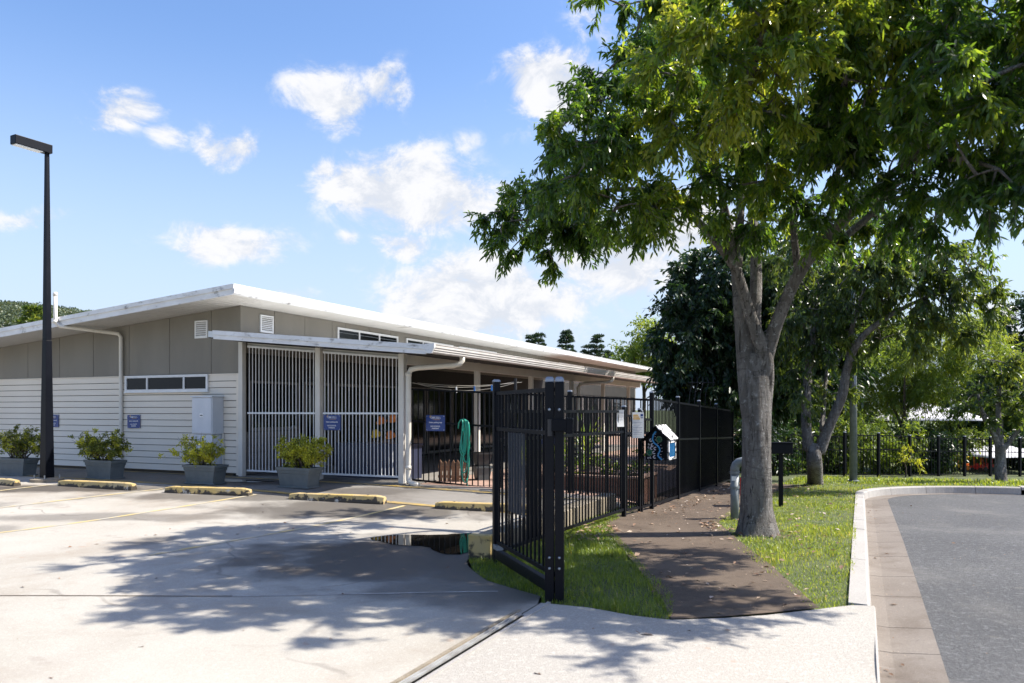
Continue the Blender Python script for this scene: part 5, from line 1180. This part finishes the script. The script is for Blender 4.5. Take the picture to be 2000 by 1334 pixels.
# notices tied to the fence
def notice(name, x, y, z, rz, w, h, label, lines, head=None, curl=0.):
    t = root(name, (x, y, z), rz, label, 'notice'); mb = MB(); n = 8
    for i in range(n+1):
        q = i/n; yy = math.sin(q*math.pi)*curl
        for s in (-1,1): mb.v.append((s*w/2, yy, -h/2+h*q))
    for i in range(n): mb.f.append((2*i,2*i+1,2*i+3,2*i+2)); mb.m.append(0)
    o = ob('sheet', mb, M['sign_white'], t); md = o.modifiers.new('thickness', 'SOLIDIFY'); md.thickness = .003
    for i, (a, b, zz, hh, m_) in enumerate(lines): ob('print_line', B(a*w,b*w,-.0045-abs(curl),-.0035-abs(curl),zz*h,zz*h+hh), M[m_], t)
    return t
M['grey_ink'] = mat('grey_ink', (.32,.34,.42), None, rough=.6)
nx_, ny_ = W(-3.13, 11.62)
notice('fence_notice', nx_, ny_, 1.36, R(8), .185, .40, 'tall white printed notice with orange heading on the pedestrian gate', [(-.42,.02,.36,.018,'sign_orange'),(-.42,.1,.29,.018,'sign_orange'),(-.42,.16,.22,.018,'sign_orange'),(.2,.42,.34,.035,'blue_sign'),(.22,.42,.27,.012,'blue_sign')] + [(-.42,.36-.1*(i % 3),.10-i*.065,.006,'grey_ink') for i in range(8)])
nx_, ny_ = W(-3.24, 11.05)
notice('paper_tag', nx_, ny_, 1.47, R(15), .11, .25, 'small curled white paper notice hanging near the top of the path fence', [(-.3,.3,.3,.012,'grey_ink'),(-.35,.35,.12,.006,'grey_ink'),(-.35,.2,.02,.006,'grey_ink'),(-.35,.3,-.1,.006,'grey_ink')], curl=.012)

# ================================================================== COURTYARD THINGS
def ff_pt(f, off=0., z=0.):                 # along the courtyard fence
    x = FA[0]+(P4[0]-FA[0])*f; y = FA[1]+(P4[1]-FA[1])*f; n = Vector((P4[1]-FA[1], FA[0]-P4[0])).normalized()
    return (x+n.x*off, y+n.y*off, .2-.25*f+z)
hx = ff_pt(.295, .03)
t = root('garden_hose', hx, math.atan2(P4[1]-FA[1], P4[0]-FA[0]), 'green garden hose looped over the rail of the courtyard fence', 'hose')
def loop(w, top, bot, x0, yo, tw=0):
    pts = []
    for i in range(25):
        a = 2*math.pi*i/24; k = math.cos(a)
        pts.append((x0+math.sin(a)*w*(1+.25*math.sin(2*a+tw))+tw*.03*k, yo-.03*math.sin(a*2), (top+bot)/2+k*(top-bot)/2))
    return pts
for w, top, bot, x0, yo in ((.075,1.27,.30,.02,-.04), (.06,1.28,.62,.0,-.055), (.045,1.27,.50,.035,-.03), (.07,1.26,.12,.05,-.05), (.03,1.28,.66,-.01,-.065)):
    ob('hose_loop', MB().tube(loop(w, top, bot, x0, yo, random.uniform(-1,1)), .0125, 7, cap=False), M['hose'], t, smooth=True)
ob('hose_end', MB().tube([(-.13,-.04,1.12),(-.12,-.04,1.22),(-.08,-.04,1.28),(0,-.045,1.30),(.06,-.045,1.26)], .0125, 7), M['hose'], t, smooth=True)
ob('hose_tail', MB().tube([(.06,-.05,.2),(.09,-.07,.06),(.12,-.12,.02),(.25,-.25,.015),(.45,-.28,.015)], .008, 6), M['hose'], t, smooth=True)
def pot(x, y, z, r, h, label, mt='pot_dark', name='plant_pot', square=True):
    t = root(name, (x, y, z), R(20), label, 'pot', 'pots in the courtyard'); n = 4 if square else 16; tw = R(45) if square else 0; q = 1.35 if square else 1
    ob('pot_body', MB().tube([(0,0,0),(0,0,h*.85),(0,0,h*.86),(0,0,h),(0,0,h),(0,0,h*.9)], [r*.72*q,r*.95*q,r*1.03*q,r*1.05*q,r*.95*q,r*.93*q], n, twist=tw, cap=False), M[mt], t); ob('soil', MB().tube([(0,0,h*.8),(0,0,h*.9)], [r*.86*q,r*.93*q], n, twist=tw), M['soil'], t)
    return t
def LW(lx, ly): return W(-11.87+lx, 12.35+ly)
ax, ay = LW(5.0, 1.35); z0 = G(ax, ay)
pot(ax, ay, z0, .17, .28, 'pale grey square pot under the black one by the fence', 'pot'); pot(ax, ay, z0+.28, .17, .27, 'black square pot stacked on the pale grey pot')
def strap(x, y, z, label, n, h, seed, ph=.30, pr=.15, nm='strap_plant'):
    r = np.random.default_rng(seed); t = root(nm, (x, y, z), 0, label, 'potted plant', 'strap-leaved plants in the courtyard')
    ob('pot', MB().tube([(0,0,0),(0,0,ph),(0,0,ph),(0,0,ph*.9)], [pr*.75,pr,pr*.93,pr*.9], 14, cap=False), M['pot_dark'], t, smooth=False); ob('soil', MB().tube([(0,0,ph*.8),(0,0,ph*.92)], [pr*.9,pr*.93], 14), M['soil'], t)
    V, T, ti = [], [], []; k = 0
    ob('stem', MB().tube([(0,0,ph*.8),(.01,0,ph+h*.35)], [.02,.012], 6), M['bark'], t)
    for i in range(n):
        a = r.uniform(0,6.28); L = h*r.uniform(.5,1.0); b = np.array([0,0,ph+h*.35*r.uniform(.0,1)]); out = np.array([math.cos(a),math.sin(a),0]); s = np.array([-math.sin(a),math.cos(a),0])*.017*r.uniform(.7,1.3); e = r.uniform(.35,1.25); tt = r.uniform(.2,1)
        for j in range(6):
            q = j/5; p = b+out*L*q*math.cos(e)*(1-.1*q)+np.array([0,0,1])*L*(q*math.sin(e)-.45*q*q*(1.4-e)); w = s*(1-q**2.2)*(.5+min(1,q*4)*.5)
            V += [p+w, p-w]; ti += [tt, tt]
        for j in range(5): a0 = k+2*j; T += [(a0,a0+1,a0+3),(a0,a0+3,a0+2)]
        k += 12
    ob('foliage', tri_mesh('foliage', np.array(V), np.array(T), np.array(ti)), M['leaf_strap'], t, kind='stuff')
for lx, ly, n, h, s, lab in ((6.55,1.6,70,.95,1,'bright strap-leaved plant in a black pot right of the hose'), (5.75,1.7,50,.75,2,'smaller strap-leaved plant directly behind the hanging hose'), (6.75,2.7,60,1.25,3,'tallest strap-leaved plant behind the short fence panel')):
    x, y = LW(lx, ly); strap(x, y, G(x, y), lab, n, h, s)
# little brown picket fence
x, y = LW(4.35, .75); t = root('picket_fence', (x, y, G(x, y)), -ANG+R(12), 'small brown wooden picket fence beside the verandah post', 'fence')
for i in range(7): ob('picket', MB().prism([(0,0),(.07,0),(.07,.36),(.035,.42),(0,.36)], 0, .018), M['timber'], t, loc=(i*.088,0,0))
for z in (.07,.26): ob('rail', B(-.01,.62,-.014,-.001,z,z+.05), M['timber'], t)
# clothes line under the verandah edge
x, y = LW(4.02, .2); t = root('clothes_line', (x, y, .2), -ANG, 'sagging string clothes line with pegs behind the courtyard fence', 'clothes line')
for k, (sg, dy) in enumerate(((.10,.0),(.16,.15),(.06,.3))): ob('line', MB().tube([(q*2.0, dy+q*.5, 1.92-sg*4*q*(1-q)) for q in np.linspace(0,1,9)], .004, 4), M['string'], t)
for q, mt in ((.45,'sign_white'),(.78,'blue_plastic'),(.62,'blue_plastic')): ob('peg', B(q*2.0-.012,q*2.0+.012,q*.5-.01,q*.5+.01,1.92-.4*q*(1-q)-.10,1.92-.4*q*(1-q)+.01), M[mt], t)
ob('line_post', MB().tube([(2.0,.5,-.02),(2.0,.5,1.98)], .03, 8), M['dark_steel'], t)
# raised timber garden bed with herbs
x, y = W(-5.55, 12.95); t = root('garden_bed', (x, y, .08), -ANG, 'red timber raised garden bed behind the black fences', 'garden bed')
for (a0,a1,b0,b1) in ((0,2.1,0,.05),(0,2.1,1.15,1.2),(0,.05,.05,1.15),(2.05,2.1,.05,1.15)):
    for k in range(3): ob('plank', B(a0,a1,b0,b1,-.12+k*.148,.02+k*.148), M['redwood'], t)
ob('rim', B(-.03,2.13,-.03,.08,.325,.36), M['paver'], t); ob('rim', B(2.0,2.13,.08,1.2,.325,.36), M['paver'], t); ob('soil', B(.05,2.05,.05,1.15,.1,.27), M['soil'], t)
for i in range(5):
    v, u = -5.35+i*.4, 13.3+random.uniform(0,.6); x, y = W(v, u)
    quick_tree('herb_bush', ['leafy herb at the courtyard end of the timber bed', 'second leafy herb in the timber bed', 'middle leafy herb in the timber bed', 'fourth leafy herb in the timber bed', 'leafy herb at the path end of the timber bed'][i], x, y, .55, [((x,y,.35+.35), (.22,.22,.2), 1, .45), ((x+.08,y,.35+.18), (.2,.2,.15), 1, .4)], 'leaf_light' if i % 2 else 'leaf_mid', 70+i, 60, .14, .06, .028, 6, 9, .012, cat='plant', group='herbs in the timber bed', z0=.33)
# picnic table
x, y = W(-5.9, 15.6); t = root('picnic_table', (x, y, .2), -ANG+R(15), 'dark picnic table with benches in the courtyard', 'table')
for k in range(4): ob('plank', B(-.8,.8,-.34+k*.17,-.19+k*.17,.70,.735), M['dark_steel'], t)
for s in (-1,1):
    ob('bench', B(-.8,.8,s*.62-.12,s*.62+.12,.40,.435), M['dark_steel'], t)
    ob('leg', MB().hexa([(s*.6-.03,-.6,0),(s*.6+.03,-.6,0),(s*.6+.03,-.5,0),(s*.6-.03,-.5,0),(s*.6-.03,-.15,.70),(s*.6+.03,-.15,.70),(s*.6+.03,-.05,.70),(s*.6-.03,-.05,.70)]), M['dark_steel'], t); ob('leg', MB().hexa([(s*.6-.03,.5,0),(s*.6+.03,.5,0),(s*.6+.03,.6,0),(s*.6-.03,.6,0),(s*.6-.03,.05,.70),(s*.6+.03,.05,.70),(s*.6+.03,.15,.70),(s*.6-.03,.15,.70)]), M['dark_steel'], t)
    ob('crossbar', B(s*.6-.02,s*.6+.02,-.72,.72,.36,.40), M['dark_steel'], t)
# watering can hung on the fence
x, y, z = ff_pt(.565, -.08, .95); t = root('watering_can', (x, y, z), -ANG, 'green and blue plastic watering can hanging beyond the short panel', 'watering can')
ob('body', MB().tube([(0,0,0),(0,0,.17),(0,0,.19)], [.08,.07,.04], 14), M['green_plastic'], t, smooth=True); ob('spout', MB().tube([(.06,0,.03),(.14,0,.13),(.19,0,.19)], [.022,.015,.02], 8), M['blue_plastic'], t, smooth=True); ob('handle', MB().tube([(-.06,0,.16),(-.12,0,.15),(-.13,0,.08),(-.07,0,.04)], .01, 8), M['blue_plastic'], t, smooth=True)
# climbing arch above the side fence
x, y = PX(1367, 20, 800)[:2]; t = root('climbing_arch', (x, y, -.1), R(12), 'bent dark metal climbing bars showing above the side fence', 'climbing frame')
for k in range(5): ob('curved_bar', MB().tube([(-.30+k*.15,0,.0),(-.30+k*.15,0,1.9),(-.28+k*.15,.0,2.15),(-.20+k*.15,.02,2.38),(-.22+k*.15,.03,2.55)], .013, 6), M['dark_steel'], t, smooth=True)
for z in (.5,1.1,1.7,2.4): ob('crossbar', MB().tube([(-.33,.0,z),(.42,.0,z)], .014, 6), M['dark_steel'], t)

# shade sails and play things beyond the far fence
def sail(px, d, py_top, w, dep, rise, drop, label, rz=0.):
    x, _, z = PX(px, d, py_top); t = root('shade_sail', (x, d, G(x, d)), R(rz), label, 'shade sail', 'shade sails over the playground'); z -= G(x, d)
    mb = MB(); N = 10
    for j in range(N+1):
        for i in range(N+1):
            a, b = i/N*2-1, j/N*2-1; k = 1-max(abs(a), abs(b)); e = (1-.10*(1-b*b)*abs(a)**6)
            mb.v.append((a*w*(1-.08*(1-b*b)*(abs(a) > .99)), b*dep*(1-.08*(1-a*a)*(abs(b) > .99)), z-rise*(1-k)-drop*(1-k)**2*.25))
    for j in range(N):
        for i in range(N): a = j*(N+1)+i; mb.f.append((a,a+1,a+N+2,a+N+1)); mb.m.append(0)
    o = ob('fabric', mb, M['sail'], t, smooth=True); md = o.modifiers.new('thickness', 'SOLIDIFY'); md.thickness = .01
    for sx in (-1,1):
        for sy in (-1,1): ob('post', MB().tube([(sx*w,sy*dep,-.2),(sx*w,sy*dep,z-rise)], .04, 8), M['dark_steel'], t)
    if rise: ob('finial', MB().tube([(0,0,z-.02),(0,0,z+.06)], [.06,.01], 6), M['steel'], t)
sail(1950, 33, 866, 1.75, 1.6, .50, .05, 'pale peaked shade sail behind the small tree', 8)
sail(1790, 39, 782, 3.0, 2.2, .95, .2, 'larger pale shade sail showing under the feathery tree', -6)
sail(1650, 42, 805, 2.4, 2.2, .5, .2, 'pale shade sail edge glimpsed behind the forked tree', 5)
for i, (px, d, c1, c2, lab) in enumerate([(1850,32.4,'green_plastic','green_plastic','green plastic ride-on cart in the shade behind the fence'), (1887,32.0,'orange','yellow_plastic','orange ride-on cart with a yellow roof, brightest behind the fence'), (1862,33.2,'yellow_plastic','orange','yellow ride-on cart with an orange roof beside the green one'), (1908,32.6,'red_plastic','orange','red ride-on cart with an orange roof in the sail shade'), (1928,33.2,'red_plastic','red_plastic','all red ride-on cart nearest the small tree')]):
    cart_scale = .62
    x = (px-1000)/1500*d; t = root('ride_on_cart', (x, d, G(x, d)), R(20+40*i), lab, 'toy car', 'ride-on carts in the playground'); t.scale = (cart_scale,)*3
    ob('body', MB().prism([(-.36,.14),(.36,.14),(.38,.36),(.12,.42),(.08,.56),(-.10,.56),(-.14,.44),(-.36,.46)], -.21, .21), M[c1], t, bevel=.03)
    ob('roof', B(-.30,.20,-.21,.21,.98,1.03), M[c2], t, bevel=.02)
    for a in (-.27,.15):
        for b in (-.18,.18): ob('roof_post', B(a,a+.03,b-.015,b+.015,.42,.98), M[c2], t)
    for a in (-.24,.24):
        for b in (-.22,.22): ob('wheel', MB().tube([(a,b-.03,.14),(a,b+.03,.14)], .14, 14), M['dark_steel'], t)

# ================================================================== GRASS AND LITTER
def grass(name, poly, n, h, w, label, keep=None, seed=0, tint=(.25,.75)):
    r = np.random.default_rng(seed); P = np.array(poly); lo, hi = P.min(0), P.max(0)
    x = r.uniform(lo[0],hi[0],n*3); y = r.uniform(lo[1],hi[1],n*3); k = inside(poly, x, y)
    if keep is not None: k &= keep(x, y, r)
    bare = np.sin(x*1.9+2*np.sin(y*.9))+np.sin(y*2.3-x*1.3)+r.normal(0,.5,len(x)); k &= (bare < 1.75)
    x, y = x[k][:n], y[k][:n]; m = len(x)
    patch = np.sin(x*2.1+1.3*np.sin(y*1.7))*.5+np.sin(y*2.9+x*1.1)*.5
    tuft = np.maximum(0, np.sin(x*5.3+2*np.sin(y*3.1))*np.sin(y*4.7+1.5*np.sin(x*2.9)))**2; hh = h*r.uniform(.35,1.15,m)*(1+.3*patch)*(1+.9*tuft); a = r.uniform(0,6.28,m); ln = r.uniform(.15,.85,m)
    z = ground(x, y)-.02; b = np.column_stack([x,y,z]); o = np.column_stack([np.cos(a),np.sin(a),np.zeros(m)]); s = np.column_stack([-np.sin(a),np.cos(a),np.zeros(m)])*(w*r.uniform(.6,1.3,m))[:,None]
    up = np.array([0,0,1.]); H = hh[:,None]; Ln = ln[:,None]
    m1 = b+up*H*.55+o*H*.22*Ln; tp = b+up*H*(1-.35*Ln)+o*H*.85*Ln
    V = np.stack([b+s,b-s,m1+s*.75,m1-s*.75,tp],1); T = np.array([(0,1,3),(0,3,2),(2,3,4)])
    tris = (T[None]+(np.arange(m)*5)[:,None,None]).reshape(-1,3); ti = np.clip(r.uniform(tint[0],tint[1],m)+.10*patch+(r.uniform(0,1,m) < .05)*.4, 0, 1)
    o_ = ob(name, tri_mesh(name, V.reshape(-1,3), tris, np.repeat(ti,5)), M['grass'], kind='stuff'); o_['label'] = label; o_['category'] = 'grass'
grass('grass', WV(VERGE_A), 30000, .066, .0030, 'lush grass patch between the short fence panel and the footpath', keep=lambda x, y, r: ((x*CU-y*SU) > -3.62) | ((x*SU+y*CU) < 7.3), seed=1, tint=(.15,.6))
near = [(-.36,6.60), (-.99,8.3), (-1.54,9.8), (-1.98,11.3), (-1.86,14), (-1.7,18.2), (-1.1,19.2), (-1.5,21), (1.5,22), (3.2,21)] + kerb_line(0.0)[::-1][3:-2] + [(-.055,17.0), (-.05,6.84)]
grass('grass', WV(near), 90000, .052, .0034, 'sunlit grass verge between the footpath and the kerb', keep=lambda x, y, r: r.uniform(0,1,len(x)) < (np.clip(2.2-y/9.5, .28, 1)*(np.hypot(x-tb[0], y-tb[1]) > .36+.12*r.normal(size=len(x)))), seed=2, tint=(.35,.85))
grass('grass', WV([(-1.8,20.4), (1,20.95), (30,20.95), (30,32), (8,31.5), (2,31), (-1.8,27.5)]), 52000, .09, .011, 'far strip of grass below the playground fence', keep=lambda x, y, r: (x < 21) & (y < 24.6+.36*(x-7)), seed=3, tint=(.3,.8))
def litter(name, n, zones, size, label, seed, tint):
    r = np.random.default_rng(seed); P = []
    for poly, k, zf in zones:
        A = np.array(poly); lo, hi = A.min(0), A.max(0); x = r.uniform(lo[0],hi[0],k*6); y = r.uniform(lo[1],hi[1],k*6); q = inside(poly, x, y); x, y = x[q][:k], y[q][:k]
        P.append(np.column_stack([x, y, ground(x, y)+zf]))
    P = np.concatenate(P); m = len(P); a = r.uniform(0,6.28,m); d = np.column_stack([np.cos(a),np.sin(a),r.normal(.12,.18,m)])
    nr = np.column_stack([r.normal(0,.35,m),r.normal(0,.35,m),np.ones(m)]); L = size*r.uniform(.5,1.4,m)
    V, T, ti = leaf_arrays(P, d, nr, L, L*r.uniform(.3,.6,m), r.uniform(tint[0],tint[1],m), 'oval')
    V[:,2] = np.maximum(V[:,2], ground(V[:,0],V[:,1])-.15)
    o = ob(name, tri_mesh(name, V, T, ti), M['litter'], kind='stuff'); o['label'] = label; o['category'] = 'leaf litter'
pz = WV(PATH_L+PATH_R[::-1]); road_z = WV([(.6,3), (.6,17), (8,19), (8,3)]); gz = WV([(.10,2), (.10,17), (.45,17), (.45,2)])
litter('leaf_litter', 0, [(pz, 260, .02), (WV([(-3.3,8.8), (-2.9,8.8), (-2.75,9.4), (-3.1,10.4), (-3.5,10.5)]), 160, .015), (WV([(-1.7,10.6), (-1.9,11.2), (-2.1,11.0), (-1.75,10.2)]), 60, .02), (WV([(-3.0,12.5), (-2.9,20), (-2.6,20), (-2.6,12.5)]), 220, .02), (WV(VERGE_B[:8]+[(-.1,17),(-.1,6.9)]), 150, .035), ([(tb[0]+math.cos(a)*.5, tb[1]+math.sin(a)*.5) for a in np.linspace(0,6.28,12)], 70, .012)], .07, 'dry brown leaves scattered along the footpath and verge', 5, (.1,1.0))
litter('seed_litter', 0, [(pz, 700, .018), (WV([(-2.9,11), (-1.9,11), (-1.9,16), (-2.9,16)]), 700, .018), (gz, 900, -.145), (road_z, 520, -.13)], .016, 'tiny seeds and husks strewn over path, gutter and road', 6, (.3,.9))
litter('leaf_litter', 0, [(WV([(-9,1.5), (-9,10), (-3.9,10), (-2.5,5), (-2.5,1.5)]), 60, .006), (WV([(-2.2,2), (-2.2,5.6), (-.1,6.3), (-.1,2)]), 26, .0), (WV([(.09,2),(.09,17),(.2,17),(.2,2)]), 110, -.148), (gz, 40, -.145), (road_z, 50, -.13)], .055, 'few dry leaves lying on the concrete and the road', 7, (.0,.8))
x, y, _ = GP(1250, 1240)
t = root('fallen_leaf', (x, y, G(x, y)+.012), R(-25), 'single brown fallen leaf on the pale driveway apron', 'leaf')
V, T, ti = leaf_arrays(np.array([[0,0,0.]]), np.array([[1.,.1,.12]]), np.array([[0,.25,1.]]), np.array([.11]), np.array([.045]), np.array([.15]), 'lance')
ob('blade', tri_mesh('blade', V, T, ti), M['litter'], t); ob('stalk', MB().tube([(0,0,0),(-.03,0,.012)], .0015, 4), M['timber'], t)
